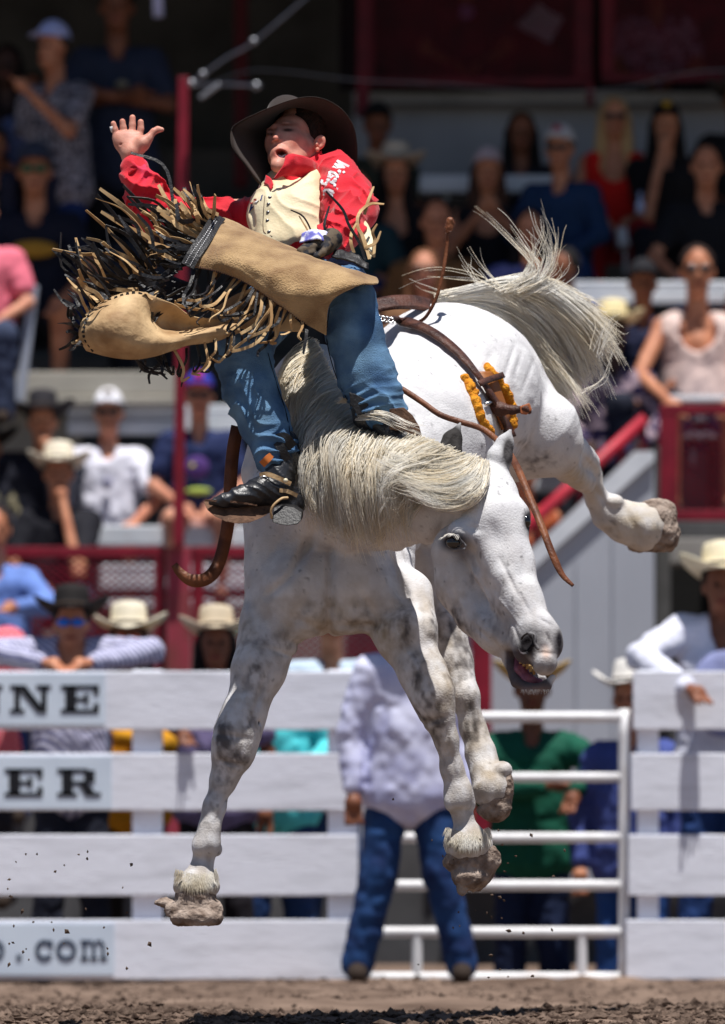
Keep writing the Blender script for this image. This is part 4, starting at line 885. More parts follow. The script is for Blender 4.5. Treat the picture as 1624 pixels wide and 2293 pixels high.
hem.build('hem_lacing', mat('lace', lin(92, 60, 70), lin(60, 40, 50), rough=.8), chaps)
_, B2, N2 = patch('leather_flap', [[z(205, 955, 19.62), z(300, 908, 19.60), z(400, 885, 19.60), z(545, 925, 19.66), z(640, 985, 19.72), z(800, 1000, 19.78)],
    [z(172, 985, 19.56), z(285, 965, 19.53), z(400, 945, 19.55), z(520, 1010, 19.70), z(640, 1040, 19.74), z(830, 1012, 19.76)],
    [z(152, 1030, 19.54), z(275, 1030, 19.50), z(400, 1010, 19.52), z(520, 1062, 19.60), z(660, 1052, 19.62), z(835, 1030, 19.70)],
    [z(155, 1090, 19.56), z(285, 1110, 19.52), z(420, 1100, 19.52), z(560, 1096, 19.58), z(690, 1075, 19.62), z(842, 1042, 19.69)],
    [z(185, 1132, 19.60), z(320, 1168, 19.58), z(450, 1156, 19.58), z(590, 1124, 19.62), z(730, 1096, 19.66), z(850, 1054, 19.70)]], [M_smooth, M_smooth], chaps, 60, 32, .004, wr=.018, fr=9, seed=3)
lc = MB()
edge = [B2[-2 - 0 * i, 1] for i in range(1)]
el = spline([B2[30, 3], B2[20, 2], B2[10, 2], B2[2, 3], B2[1, 14], B2[1, 24], B2[2, 34]], 44) + (0, -.006, 0)
for i in range(0, 42, 2): lc.bar(el[i], el[i + 1], .0085, .003)
lc.build('edge_lacing', M_blk, chaps)
patch('leather_panel', [[z(735, 955, 19.82), z(850, 885, 19.82), z(960, 862, 19.82), z(1010, 905, 19.80)], [z(725, 985, 19.80), z(840, 960, 19.76), z(960, 950, 19.74), z(1090, 990, 19.74)], [z(740, 1025, 19.78), z(850, 1040, 19.74), z(960, 1050, 19.72), z(1120, 1055, 19.74)]], [M_smooth, M_smooth], chaps, 30, 16, .004, wr=.006, fr=12, seed=5)
patch('leather_panel', [[z(420, 790, 19.9), z(520, 800, 19.88), z(650, 850, 19.86)], [z(400, 850, 19.86), z(540, 870, 19.84), z(660, 900, 19.84)], [z(390, 900, 19.82), z(540, 930, 19.8), z(640, 970, 19.8)]], [M_blk, M_blk], chaps, 16, 10, .004, wr=.008, fr=16, seed=6)
# fringe: double-faced thongs, tan suede one side and black the other
fr = np.random.default_rng(12); nfr = 0
M_frt = mat('fringe_tan', lin(206, 176, 132), lin(168, 132, 90), scale=20, rough=.9); M_frb = M_blk
def fringe(roots, tips, n, Yr, Yt, wd=(.007, .012), curl=.03, sag=0, black=.4, jit=8, swirl=0):
    global nfr
    gb = fr.uniform(-.24, .24)
    ra = spline([(x, y, 0) for x, y in roots], 60); ta = spline([(x, y, 0) for x, y in tips], 60)
    for i in range(n):
        u = (i + fr.random()) / n; k_ = int(u * 58); a = ra[k_][:2] + fr.normal(0, 2, 2); b = ta[min(59, max(0, k_ + fr.integers(-5, 6)))][:2] + fr.normal(0, jit, 2)
        L = fr.uniform(.75, 1.2); b = a + (b - a) * L; d = b - a; nrm = np.array((-d[1], d[0])); c1 = fr.normal(gb, .09); c2 = c1 * 1.1 + fr.normal(0, .10)
        Y0 = Yr + fr.uniform(-.02, .02); Y1 = Yt + fr.uniform(-.07, .05)
        pts = [P(*a, Y0), P(*(a + d * .35 + nrm * c1 + (0, -sag * .4)), Y0 * .6 + Y1 * .4 + fr.normal(0, .012)), P(*(a + d * .7 + nrm * c2 + (0, -sag * .3)), Y0 * .2 + Y1 * .8 + fr.normal(0, .015))]
        end = b + nrm * (c2 * fr.uniform(-.2, 1.2)) + fr.normal(0, 1, 2) * curl * 130; pts.append(P(*end, Y1))
        if swirl: 
            an = fr.uniform(0, 6.28); e2 = end + np.array((math.cos(an), math.sin(an))) * swirl; pts.append(P(*e2, Y1 - .01))
        ms = [M_frb, M_frt] if fr.random() < black + (.12 if black < .9 else 0) else [M_frt, M_frb]
        t0 = fr.uniform(-.6, .6); strip('fringe_strip', pts, fr.uniform(*wd), ms, chaps, th=.0018, twist=(t0, t0 + fr.normal(0, .8)), n=14, taper=.7); nfr += 1
Zs = lambda L: [Z1(x, y) for x, y in L]
fringe(Zs([(752, 545), (715, 610), (680, 668)]), Zs([(650, 415), (545, 480), (470, 545)]), 28, 19.80, 19.74, (.011, .016), .012, black=.08, jit=6)
fringe(Zs([(715, 570), (680, 668), (650, 715), (615, 765)]), Zs([(690, 430), (530, 560), (480, 660), (440, 750)]), 26, 19.80, 19.70, (.010, .014), .02, black=.3, jit=10)
fringe(Zs([(680, 668), (650, 720), (620, 770)]), Zs([(560, 640), (520, 700), (500, 750)]), 22, 19.74, 19.72, (.007, .011), .01, black=.95, jit=8)
fringe(Zs([(620, 700), (520, 760), (420, 820), (380, 880)]), Zs([(440, 480), (300, 480), (200, 600), (130, 740)]), 30, 19.86, 19.70, (.009, .014), .03, black=.6, jit=20)
fringe(Zs([(560, 800), (450, 850), (350, 890), (300, 905)]), Zs([(330, 520), (180, 630), (80, 655), (170, 820)]), 16, 19.78, 19.64, (.009, .013), .035, black=.6, jit=14)
fringe(Zs([(300, 905), (230, 935), (175, 990), (155, 1060), (170, 1120)]), Zs([(180, 830), (100, 815), (80, 900), (60, 1060), (110, 1150)]), 20, 19.56, 19.55, (.008, .012), .03, black=.5, jit=10)
fringe(Zs([(640, 780), (780, 805), (900, 865), (990, 925)]), Zs([(600, 900), (640, 960), (760, 990), (860, 1020)]), 20, 19.74, 19.66, (.006, .010), .04, sag=-10, black=.5, jit=14, swirl=12)
fringe(Zs([(900, 870), (1000, 930), (1100, 1000)]), Zs([(820, 1000), (860, 1110), (1110, 1110)]), 18, 19.66, 19.64, (.007, .011), .04, black=.45, jit=10, swirl=12)
fringe(Zs([(430, 1150), (560, 1130), (730, 1090), (850, 1050)]), Zs([(430, 1235), (560, 1230), (650, 1220), (720, 1160)]), 14, 19.66, 19.68, (.007, .010), .05, sag=-14, black=.75, jit=10, swirl=20)
fringe(Zs([(600, 780), (520, 850), (540, 930)]), Zs([(440, 800), (420, 900), (470, 980)]), 12, 19.74, 19.60, (.008, .012), .05, black=.7, jit=14, swirl=14)
fringe(Zs([(380, 1165), (420, 1160)]), Zs([(500, 1250), (560, 1240)]), 3, 19.64, 19.7, (.008, .010), .02, sag=-20, black=1)
# thongs at the far hip, beside the sleeve
for pts, ms, wd in (([ZR(1400, 1670) + (19.85,), ZR(1340, 1500) + (19.82,), ZR(1240, 1330) + (19.8,), ZR(1180, 1180) + (19.8,), ZR(1020, 1005) + (19.82,)], 1, .009), ([ZR(1040, 1480) + (19.85,), ZR(1005, 1330) + (19.82,), ZR(1050, 1150) + (19.84,)], 1, .008),
      ([ZR(930, 1600) + (19.84,), ZR(880, 1400) + (19.8,), ZR(800, 1250) + (19.8,), ZR(680, 1185) + (19.84,)], 1, .005), ([ZR(900, 1570) + (19.84,), ZR(850, 1400) + (19.8,), ZR(760, 1245) + (19.82,)], 0, .005),
      ([ZR(1400, 1560) + (19.86,), ZR(1340, 1400) + (19.84,), ZR(1330, 1240) + (19.82,), ZR(1440, 1130) + (19.82,), ZR(1580, 1130) + (19.8,)], 0, .010), ([ZR(1390, 1230) + (19.84,), ZR(1420, 1120) + (19.82,), ZR(1480, 960) + (19.82,)], 0, .010),
      ([ZR(1480, 1620) + (19.86,), ZR(1400, 1560) + (19.84,), ZR(1500, 1500) + (19.82,), ZR(1550, 1390) + (19.8,)], 0, .009), ([ZR(1480, 1640) + (19.86,), ZR(1490, 1480) + (19.84,), ZR(1470, 1400) + (19.82,), ZR(1515, 1320) + (19.8,)], 0, .009),
      ([ZR(1440, 1660) + (19.85,), ZR(1380, 1450) + (19.83,), ZR(1320, 1330) + (19.83,), ZR(1350, 1180) + (19.83,)], 0, .010), ([ZR(1290, 1600) + (19.85,), ZR(1260, 1500) + (19.83,), ZR(1270, 1400) + (19.83,), ZR(1330, 1290) + (19.83,)], 0, .010)):
    strip('fringe_strip', PP(pts), wd, [M_frb, M_frt] if ms else [M_frt, M_frb], chaps, th=.0026, n=16, twist=(0, .7))
patch('hip_lining', [[z(1255, 700, 19.86), z(1330, 710, 19.84), z(1400, 760, 19.84)], [z(1240, 730, 19.84), z(1320, 750, 19.82), z(1400, 785, 19.82)]], M_blk, chaps, 14, 8, .006, wr=.012, fr=40)
patch('hip_guard', [[z(1360, 560, 20.0), z(1400, 600, 19.98), z(1420, 660, 19.96)], [z(1355, 640, 19.96), z(1385, 690, 19.94), z(1410, 740, 19.94)]], M_vest, chaps, 14, 10, .01, wr=.004)

LEAN = 0.0
# ================================================================ TACK lying on the horse
def hp(x, y, lift=.006, d=20.6): return P(x, y, hitY(x, y, d) - lift)
def band_on(name, pts, width, mats, parent, lift=.006, th=.006, n=40, dflt=20.6, d3=False):
    q = spline([(x, y, 0) for x, y in pts], n); Y = []; last = dflt; NN = []
    for x, y, _ in q:
        d_ = Vector(P(x, y, 20.0)) - CAMP; d_.normalize(); hq = bvh.ray_cast(CAMP, d_); nn = np.array(hq[1]) if hq[1] is not None else np.array((0, -1., 0)); nn = nn if nn[1] < 0 else -nn; NN.append(nn)
        v = hitY(x, y, None)
        if v is None or abs(v - last) > .3: v = last
        Y.append(v); last = v
    Y = np.convolve(np.pad(Y, 2, 'edge'), [.1, .2, .4, .2, .1], 'valid')
    NN = np.array(NN); NN = np.stack([np.convolve(np.pad(NN[:, i], 3, 'edge'), np.ones(7) / 7, 'valid') for i in range(3)], -1); NN /= np.linalg.norm(NN, axis=1)[:, None]
    return strip(name, np.array([P(x, y, v) for (x, y, _), v in zip(q, Y)]) + NN * lift, width, mats, parent, th=th, n=n, taper=1, smooth=True, nrm=NN)
fs = thing('flank_strap', 'dark brown flank strap with golden fleece lining round the horse belly', 'strap', hp(1050, 830))
band_on('strap', [(843, 716), (880, 724), (930, 738), (975, 762), (1020, 800), (1055, 842), (1075, 870), (1098, 905), (1120, 950), (1138, 985)], .040, [M_dstrap], fs, .020, .010)
band_on('keeper', [(1056, 872), (1082, 862), (1110, 850)], .020, [M_dstrap], fs, .034, .006, 12, 20.75)
band_on('leather_backing', [(1080, 838), (1093, 862), (1108, 900), (1126, 950)], .080, [mat('saddle_tan', lin(160, 98, 48), lin(116, 68, 34), rough=.5)], fs, .012, .010, 16, 20.75)
bk = MB(); bk.tube([hp(1088, 905, .03, 20.95), hp(1112, 896, .03, 20.95)], .006, 8); bk.build('buckle', M_metal, fs, True)
bv_ = Vol(.004); Yb = hitY(1110, 915, 20.95) - .03
bv_.chain([(1100, 908, Yb, 14), (1120, 916, Yb - .01, 15), (1150, 918, Yb - .02, 9), (1178, 916, Yb - .03, 8), (1186, 922, Yb - .03, 6)], .012)
bv_.build('latigo_end', M_dstrap, fs, lambda p: -.002 * fbm(p, 80, 2))
kt = MB(); kt.prism([P(x, y, Yb - .04) for x, y in [(1164, 910), (1186, 902), (1192, 918), (1180, 928), (1166, 926)]], np.zeros(3), np.array((0, .02, 0))); kt.build('strap_tip', mat('tip_orange', lin(176, 104, 66), rough=.5), fs, bevel=.003)
r = np.random.default_rng(8); wv = Vol(.004)
for side, L in ((0, [(1046, 848), (1058, 880), (1070, 916), (1084, 948), (1100, 972)]), (1, [(1090, 820), (1114, 848), (1136, 888), (1146, 930), (1144, 965)])):
    q = spline([(x, y, 0) for x, y in L], 40)
    for x, y, _ in q: 
        Yv = hitY(x, y, 20.95)
        if abs(Yv - 20.8) > .6: Yv = 20.8
        wv.ep(x + r.normal(0, 3), y + r.normal(0, 2), Yv - .012 + r.normal(0, .004), r.uniform(8, 12), r.uniform(10, 14), r.uniform(8, 12), k=.004)
wv.build('fleece', M_wool, fs, lambda p: -.002 * vnoise(p, 160, 2))['kind'] = 'stuff'
tv_ = Vol(.004); tv_.chain([(1136, 955, 20.85, 10), (1146, 970, 20.85, 14), (1150, 990, 20.86, 10)], .01); tv_.build('fleece_tie', M_tape, fs, lambda p: -.003 * vnoise(p, 120, 2))
lk = MB()
for i in range(7):
    c = hp(848 + i * 9, 712 + i * 1.5, .022, 20.3); a = np.linspace(0, 6.28, 12); lk.tube([c + (.009 * math.cos(t), .004 * (i % 2) * math.sin(t), .008 * math.sin(t)) for t in a], .0024, 6)
lk.build('chain_links', M_metal, fs, True)
bx_ = Vol(.003); bx_.cone(hp(898, 722, .018, 20.4), hp(922, 728, .018, 20.4), .014, .014, .01); bx_.build('taped_buckle', M_tape, fs)
sh_ = thing('leather_strap', 'thin brown strap standing up from the horse back with a knotted end', 'strap', hp(935, 722, .0))
Yq = hitY(935, 724, 20.45) - .012
strip('thong', PP([(933, 724, Yq), (955, 708, Yq - .02), (978, 665, Yq - .03), (992, 610, Yq - .03), (1000, 560, Yq - .02), (1004, 520, Yq - .02)]), .011, [M_strap], sh_, th=.007, n=30, taper=.8, smooth=True)
kn = Vol(.0028); kn.chain([(1000, 518, Yq - .02, 5), (1005, 510, Yq - .02, 8), (1008, 494, Yq - .02, 9)], .004); kn.chain([(1010, 515, Yq - .02, 4), (1016, 500, Yq - .02, 4)], .004)
kn.build('knot', M_strap, sh_, lambda p: -.0015 * vnoise(p, 150, 2))
rg_ = thing('rigging_pad', 'brown leather bareback rigging pad behind the rider on the horse back', 'rigging', P(900, 670, 20.5))
patch('leather_body', [[(830, 674, 20.80), (880, 664, 20.84), (930, 664, 20.9), (962, 672, 20.95)], [(830, 700, 20.74), (880, 690, 20.78), (930, 690, 20.84), (962, 694, 20.88)]], M_dstrap, rg_, 20, 8, .012)
lr = thing('latigo_strap', 'long brown strap trailing from the rider boot across the belly past the horse ear', 'strap', P(1000, 920, 19.9))
strip('upper_run', PP([(892, 868, 19.98), (905, 874, 19.97), (945, 900, 19.93), (985, 928, 19.9), (1030, 944, 19.9), (1075, 958, 19.88), (1105, 978, 19.85), (1125, 998, 19.8), (1142, 1018, 19.74)]), .018, [M_strap], lr, th=.005, n=36, taper=1, smooth=True)
strip('loose_end', PP([(1140, 1015, 19.74), (1160, 1050, 19.6), (1185, 1110, 19.5), (1212, 1175, 19.42), (1235, 1235, 19.38), (1258, 1285, 19.36), (1284, 1312, 19.35)]), .022, [M_strap], lr, th=.005, n=36, taper=.4, smooth=True, twist=(0, .5))
cs = thing('cinch_strap', 'wide brown leather strap swinging below the left boot beside the horse chest', 'strap', P(500, 1200, 19.85))
strip('strap', PP([(532, 955, 19.95), (522, 1010, 19.93), (516, 1080, 19.9), (513, 1150, 19.88), (503, 1215, 19.86), (486, 1270, 19.84), (462, 1296, 19.8), (430, 1300, 19.78), (405, 1284, 19.78), (390, 1264, 19.78)]), .040, [M_strap, M_dstrap], cs, th=.006, n=44, taper=.5, smooth=True, nrm=(.2, -1, .1), twist=(0, .35))
# ================================================================ FENCES AND GATE
M_board = mat('white_board', (.82, .84, .93), (.56, .57, .63), scale=2.2, rough=.55, bump=.35, bscale=14, stretch=(1, 1, 8), detail=10, lo=.5, hi=.8)
M_pipe = mat('white_pipe', (.80, .80, .82), (.68, .67, .68), scale=9, rough=.35)
M_print = mat('black_print', lin(22, 24, 32), rough=.7)
M_print2 = mat('blue_print', lin(44, 60, 84), rough=.7)
M_sign = mat('pale_sign', lin(214, 226, 240), lin(200, 212, 228), scale=3, rough=.4)
def pbox(mb, x0, y0, x1, y1, Y, dep, m=0):
    a = P(x0, y1, Y); b = P(x1, y0, Y); mb.box((a[0], Y, a[2]), (b[0], Y + dep, b[2]), m)
FY = 30.0
def fence_boards(root, x0, x1s, rows):
    for (y0, y1), x1 in zip(rows, x1s):
        mb = MB(); a, b = (x0, x1) if x0 < x1 else (x1, x0); pbox(mb, a, y0, b, y1, FY, .045); mb.build('board', M_board, root, bevel=.006)
rows = [(1503, 1634), (1687, 1815), (1869, 2006), (2060, 2194)]
lf = thing('board_fence', 'white plank fence with painted signs at the left edge', 'fence', P(300, 2194, FY))
fence_boards(lf, -420, [808, 806, 800, 806], rows)
for x in (768, 330, -120):
    mb = MB(); pbox(mb, x - 34, 1500, x + 34, 2198, FY + .048, .09); mb.build('post', M_board, lf, bevel=.006)
rf = thing('board_fence', 'white plank fence on the right of the pipe gate', 'fence', P(1600, 2194, FY))
fence_boards(rf, 2300, [1418, 1413, 1407, 1402], rows)
for x in (1452, 1850):
    mb = MB(); pbox(mb, x - 24, 1500, x + 24, 2198, FY + .048, .09); mb.build('post', M_board, rf, bevel=.006)
# slab lettering from bars (unit: cap height 1, y up)
SL = {'N': (1.0, [((.0, 0), (.36, .13)), ((.0, .87), (.36, 1)), ((.64, .87), (1, 1)), ((.11, 0), (.25, 1)), ((.76, 0), (.9, 1))], [((.14, 1), (.38, 1), (.90, 0), (.68, 0))]),
      'E': (.95, [((.0, 0), (.93, .13)), ((.0, .87), (.93, 1)), ((.11, 0), (.38, 1)), ((.38, .44), (.66, .56)), ((.80, 0), (.93, .34)), ((.80, .66), (.93, 1)), ((.58, .32), (.68, .68))], []),
      'R': (1.0, [((.0, 0), (.46, .13)), ((.0, .87), (.7, 1)), ((.11, 0), (.36, 1)), ((.36, .42), (.7, .55)), ((.62, .49), (.86, .94)), ((.80, 0), (1, .13))], [((.48, .46), (.72, .46), (.92, 0), (.66, 0))]),
      'I': (.5, [((.0, 0), (.48, .13)), ((.0, .87), (.48, 1)), ((.1, 0), (.38, 1))], [])}
def arc(cx, cy, rx, ry, a0, a1, w_, n=14):
    out = []
    for i in range(n):
        t0 = math.radians(a0 + (a1 - a0) * i / n); t1 = math.radians(a0 + (a1 - a0) * (i + 1) / n)
        out.append(((cx + rx * math.cos(t0), cy + ry * math.sin(t0)), (cx + rx * math.cos(t1), cy + ry * math.sin(t1)), (cx + (rx - w_) * math.cos(t1), cy + (ry - w_) * math.sin(t1)), (cx + (rx - w_) * math.cos(t0), cy + (ry - w_) * math.sin(t0))))
    return out
SL['c'] = (.9, [((.62, .42), (.76, .7))], arc(.42, .36, .38, .38, 40, 325, .15))
SL['o'] = (.9, [], arc(.42, .36, .40, .38, 0, 360, .15, 20))
SL['m'] = (1.1, [((.0, 0), (.3, .1)), ((.36, 0), (.62, .1)), ((.70, 0), (.98, .1)), ((.08, 0), (.2, .7)), ((.42, 0), (.54, .6)), ((.76, 0), (.88, .6)), ((0, .62), (.2, .72)), ((.2, .6), (.45, .72)), ((.54, .6), (.8, .72))], [])
SL['.'] = (.4, [((.05, 0), (.25, .19))], [])
def letter(ch, x0, ybase, wpx, hpx, Y, m, root, name='letter'):
    mb = MB(); W_, boxes, polys = SL[ch]
    for (a, b), (c, d) in boxes:
        p0, p1 = P(x0 + a * wpx, ybase - b * hpx, Y), P(x0 + c * wpx, ybase - d * hpx, Y); mb.prism([(p0[0], Y, p0[2]), (p1[0], Y, p0[2]), (p1[0], Y, p1[2]), (p0[0], Y, p1[2])], np.zeros(3), np.array((0, .003 + .0002 * len(mb.F) / 6, 0)))
    for pl in polys:
        pts = [P(x0 + a * wpx, ybase - b * hpx, Y - .0006) for a, b in pl]; mb.prism(pts, np.zeros(3), np.array((0, .003, 0)))
    return mb.build(name, m, root)
def sign(y0, y1, x1, lab, chars, base, hgt, m):
    t = thing('sign', lab, 'sign', P(x1 - 60, y1, FY - .01)); mb = MB(); pbox(mb, -380, y0, x1, y1, FY - .012, .008); mb.build('panel', M_sign, t, bevel=.002)
    for ch, x, w_ in chars: letter(ch, x, base, w_, hgt, FY - .0165, m, t)
sign(1508, 1624, 236, 'white sign with large black slab letters NE on the top board', [('N', 22, 92), ('E', 136, 92), ('N', -86, 92)], 1596, 62, M_print)
sign(1694, 1812, 250, 'white sign with large black slab letters ER on the second board', [('E', 10, 92), ('R', 128, 98), ('I', -62, 92)], 1783, 62, M_print)
sign(2068, 2184, 256, 'white web address sign ending in .com on the bottom board', [('c', 76, 56), ('o', 124, 58), ('m', 180, 62), ('.', 34, 56), ('o', -36, 56)], 2150, 62, M_print2)
gt = thing('pipe_gate', 'white metal pipe gate between the two plank fences', 'gate', P(1100, 2200, FY + .1))
GY = FY + .1
for y, rr_ in ((1606, 12.5), (1741, 11), (1876, 11.5), (1983, 12), (2088, 12.5), (2190, 13)):
    mb = MB(); mb.tube([P(x_, y, GY) for x_ in np.linspace(818, 1392, 12)], R(rr_, GY), 14); mb.build('rail', M_pipe, gt, True)
for x in (822, 1398):
    mb = MB(); mb.tube([P(x, y_, GY) for y_ in np.linspace(1588, 2204, 12)], R(13, GY), 14); mb.build('upright', M_pipe, gt, True)
for x in (934, 1303):
    mb = MB(); mb.tube([P(x, y_, GY + .002) for y_ in (2084, 2090, 2110, 2140, 2170, 2188, 2194)], R(12, GY), 12); mb.build('brace', M_pipe, gt, True)

# ================================================================ GRANDSTAND
M_redp = mat('red_paint', lin(136, 26, 46), lin(110, 18, 36), scale=6, rough=.5)
M_redd = mat('shaded_red_paint', lin(104, 14, 30), lin(78, 10, 24), scale=6, rough=.6)  # red paint with the shade of the upper panels put into its colour
M_redb = mat('bright_red_paint', lin(188, 44, 62), lin(160, 32, 50), scale=6, rough=.45)
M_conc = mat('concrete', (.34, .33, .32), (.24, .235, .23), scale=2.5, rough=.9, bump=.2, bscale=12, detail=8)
M_dconc = mat('shade_dark_concrete', (.10, .10, .105), (.06, .06, .065), scale=2.5, rough=.9, bump=.2, bscale=12)  # concrete darkened in colour to carry the stand's deep shade
M_lgrey = mat('grey_panel', lin(176, 180, 190), lin(164, 168, 178), scale=1.2, rough=.55)
M_bench = mat('white_bench', (.74, .77, .82), (.62, .65, .70), scale=5, rough=.35)
M_steel = mat('galvanised_steel', (.34, .35, .38), (.24, .25, .28), scale=8, rough=.4, metal=.7)
gs = thing('grandstand', 'concrete grandstand, upper tiers coloured dark for shade, rising behind the arena under a deep roof', 'grandstand', (0, 46, 0))
for i in range(9):
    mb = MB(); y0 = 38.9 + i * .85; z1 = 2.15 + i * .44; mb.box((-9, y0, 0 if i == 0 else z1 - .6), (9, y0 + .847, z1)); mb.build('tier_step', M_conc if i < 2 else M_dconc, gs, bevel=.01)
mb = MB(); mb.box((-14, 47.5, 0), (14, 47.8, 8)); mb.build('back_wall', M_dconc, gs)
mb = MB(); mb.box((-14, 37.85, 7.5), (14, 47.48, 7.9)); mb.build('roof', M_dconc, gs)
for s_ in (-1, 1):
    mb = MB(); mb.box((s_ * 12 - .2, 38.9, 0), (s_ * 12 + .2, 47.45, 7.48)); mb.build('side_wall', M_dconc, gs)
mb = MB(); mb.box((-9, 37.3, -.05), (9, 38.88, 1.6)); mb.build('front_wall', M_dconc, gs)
def piece(name, label, cat, rects, m, group=None, bevel=.008):
    x = (rects[0][0] + rects[0][2]) / 2; o_ = P(x, rects[0][3], rects[0][4]); mb = MB()
    for q in rects: pbox(mb, *q)
    o = mb.build(name, m, None, origin=o_, bevel=bevel); props(o, label, cat, group); return o
piece('concrete_wall', 'shaded grey concrete wall below the red mesh panels at upper right', 'wall', [(790, 232, 1900, 395, 41.4, .3)], mat('blue_concrete', (.34, .345, .37), (.26, .265, .29), scale=1.5, rough=.9))
piece('concrete_ledge', 'grey ledge strip running along the top of the shaded concrete wall', 'ledge', [(790, 205, 1900, 232, 41.2, .5)], M_conc)
piece('concrete_step', 'sunlit beige concrete step behind the black hat spectator at left', 'step', [(-300, 832, 398, 884, 38.68, .18), (-300, 886, 398, 905, 38.66, .18)], mat('beige_concrete', (.46, .43, .37), (.38, .36, .31), scale=3, rough=.9))
piece('concrete_step', 'lower beige concrete step at the left frame edge behind two cowboy hats', 'step', [(-300, 908, 180, 1010, 38.9, .3)], mat('beige_concrete', (.4, .38, .33)))
piece('seat_stack', 'ribbed beige seats right of the step behind the white cap man', 'seats', [(318, 836, 402, 848, 38.8, .2), (318, 856, 402, 868, 38.8, .2), (318, 876, 402, 890, 38.8, .2)], M_conc)
def bench(lab, x0, y0, x1, y1, Y, slabs=1):
    t = thing('bench', lab, 'bench', P((x0 + x1) / 2, y1, Y), 'white grandstand benches'); h_ = (y1 - y0)
    n = max(1, slabs); 
    for i in range(n):
        mb = MB(); pbox(mb, x0, y0 + h_ * i / n + 1, x1, y0 + h_ * (i + 1) / n - 2, Y - .02 * i, .30 if i == 0 else .04); mb.build('plank', M_bench, t, bevel=.01)
    for x in (x0 + (x1 - x0) * .2, x0 + (x1 - x0) * .8):
        mb = MB(); pbox(mb, x - 4, y1, x + 4, y1 + 60, Y + .1, .04); mb.build('bracket', M_steel, t)
bench('white bench between the two hat women at upper right', 940, 390, 1240, 432, 40.0)
bench('short white bench piece beside the magazine reader', 1382, 508, 1476, 552, 39.9)
bench('long white bench above the child in the straw hat', 1278, 628, 1760, 682, 38.58, 2)
bench('white bench under the white shirted man, just above the red rail', 205, 1176, 760, 1222, 38.0)
bench('white bench seen through the wire mesh at left', 222, 1262, 760, 1322, 37.95, 2)
bench('narrow white bench low behind the wire mesh at left', 222, 1340, 760, 1362, 37.9)
bench('white bench behind the man in the blue and red cap', 150, 905, 560, 975, 38.76, 2)
bench('white bench between the horse ear and the red handrail', 1150, 1062, 1300, 1100, 38.4)
bench('white bench top above the right red mesh panel', 1476, 884, 1760, 902, 37.8)
bench('white bench behind the right red mesh panel', 1500, 918, 1760, 946, 37.9, 1)
bench('narrow white bench lower behind the right red mesh panel', 1500, 964, 1760, 982, 37.9)
bench('bluish bench beside the child straw hat', 1330, 755, 1500, 820, 38.5, 2)
# stair: grey side wall, cap and handrails
st = thing('stair_wall', 'pale grey stair side wall with a sloping white cap', 'wall', P(1300, 1700, 36.5))
mb = MB(); pts = [(1466, 1016), (1466, 1985), (1010, 1985), (1010, 1400), (1100, 1330)]; mb.prism([P(x, y, 36.5) for x, y in pts], np.zeros(3), np.array((0, .2, 0))); mb.build('wall_panel', M_lgrey, st)
mb = MB(); mb.prism([P(x, y, 36.46) for x, y in [(1422, 1010), (1466, 1010), (1466, 1030), (1448, 1044), (1130, 1332), (1010, 1424), (1010, 1388), (1120, 1300)]], np.zeros(3), np.array((0, .28, 0))); mb.build('cap', M_bench, st)
for x in (1290, 1372): 
    mb = MB(); pbox(mb, x, 1180 if x > 1340 else 1250, x + 3, 1985, 36.485, .01); mb.build('panel_joint', M_lgrey, st)
mb = MB(); mb.prism([P(x, y, 36.8) for x, y in [(1462, 1008), (1462, 1060), (1130, 1370), (1060, 1400), (1060, 1330)]], np.zeros(3), np.array((0, .6, 0))); mb.build('stair_flight', M_conc, st)
hl = thing('handrail', 'sloping bright red handrail beside the grey stair wall', 'handrail', P(1300, 1100, 36.9))
mb = MB(); mb.tube([P(1446, 936, 36.9), P(1180, 1180, 36.9), P(1020, 1330, 36.9)], R(14, 36.9), 12); mb.build('rail', M_redb, hl, True)
mb = MB(); mb.tube([P(1446, 1000, 36.95), P(1180, 1245, 36.95), P(1020, 1395, 36.95)], R(9, 36.9), 10); mb.build('rail', M_redp, hl, True)
for x, y in ((1440, 944), (1392, 986), (1300, 1070), (1200, 1165)):
    mb = MB(); mb.tube([P(x, y, 36.93), P(x, y + 96, 36.93)], R(8, 36.9), 8); mb.build('baluster', M_redp, hl, True)
piece('gap_shade', 'narrow dark strip standing in for the shaded gap right of the grey stair wall', 'shade_strip', [(1468, 1000, 1502, 1990, 37.0, .3)], mat('gap_shade_grey', (.10, .10, .10), (.06, .06, .06), scale=4))  # dark box painted as the shade of a gap, no solid part here
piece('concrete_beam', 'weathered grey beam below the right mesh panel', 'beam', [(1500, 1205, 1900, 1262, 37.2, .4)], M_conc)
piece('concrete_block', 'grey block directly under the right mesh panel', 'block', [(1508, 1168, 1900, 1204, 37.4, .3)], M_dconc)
piece('recess_shade', 'black panel standing in for the shade under the stand at the right frame edge', 'opening', [(1495, 1262, 1900, 1990, 38.0, .2)], mat('painted_shade', (.008, .008, .008), rough=.9))  # near-black panel in place of the recess and its shade

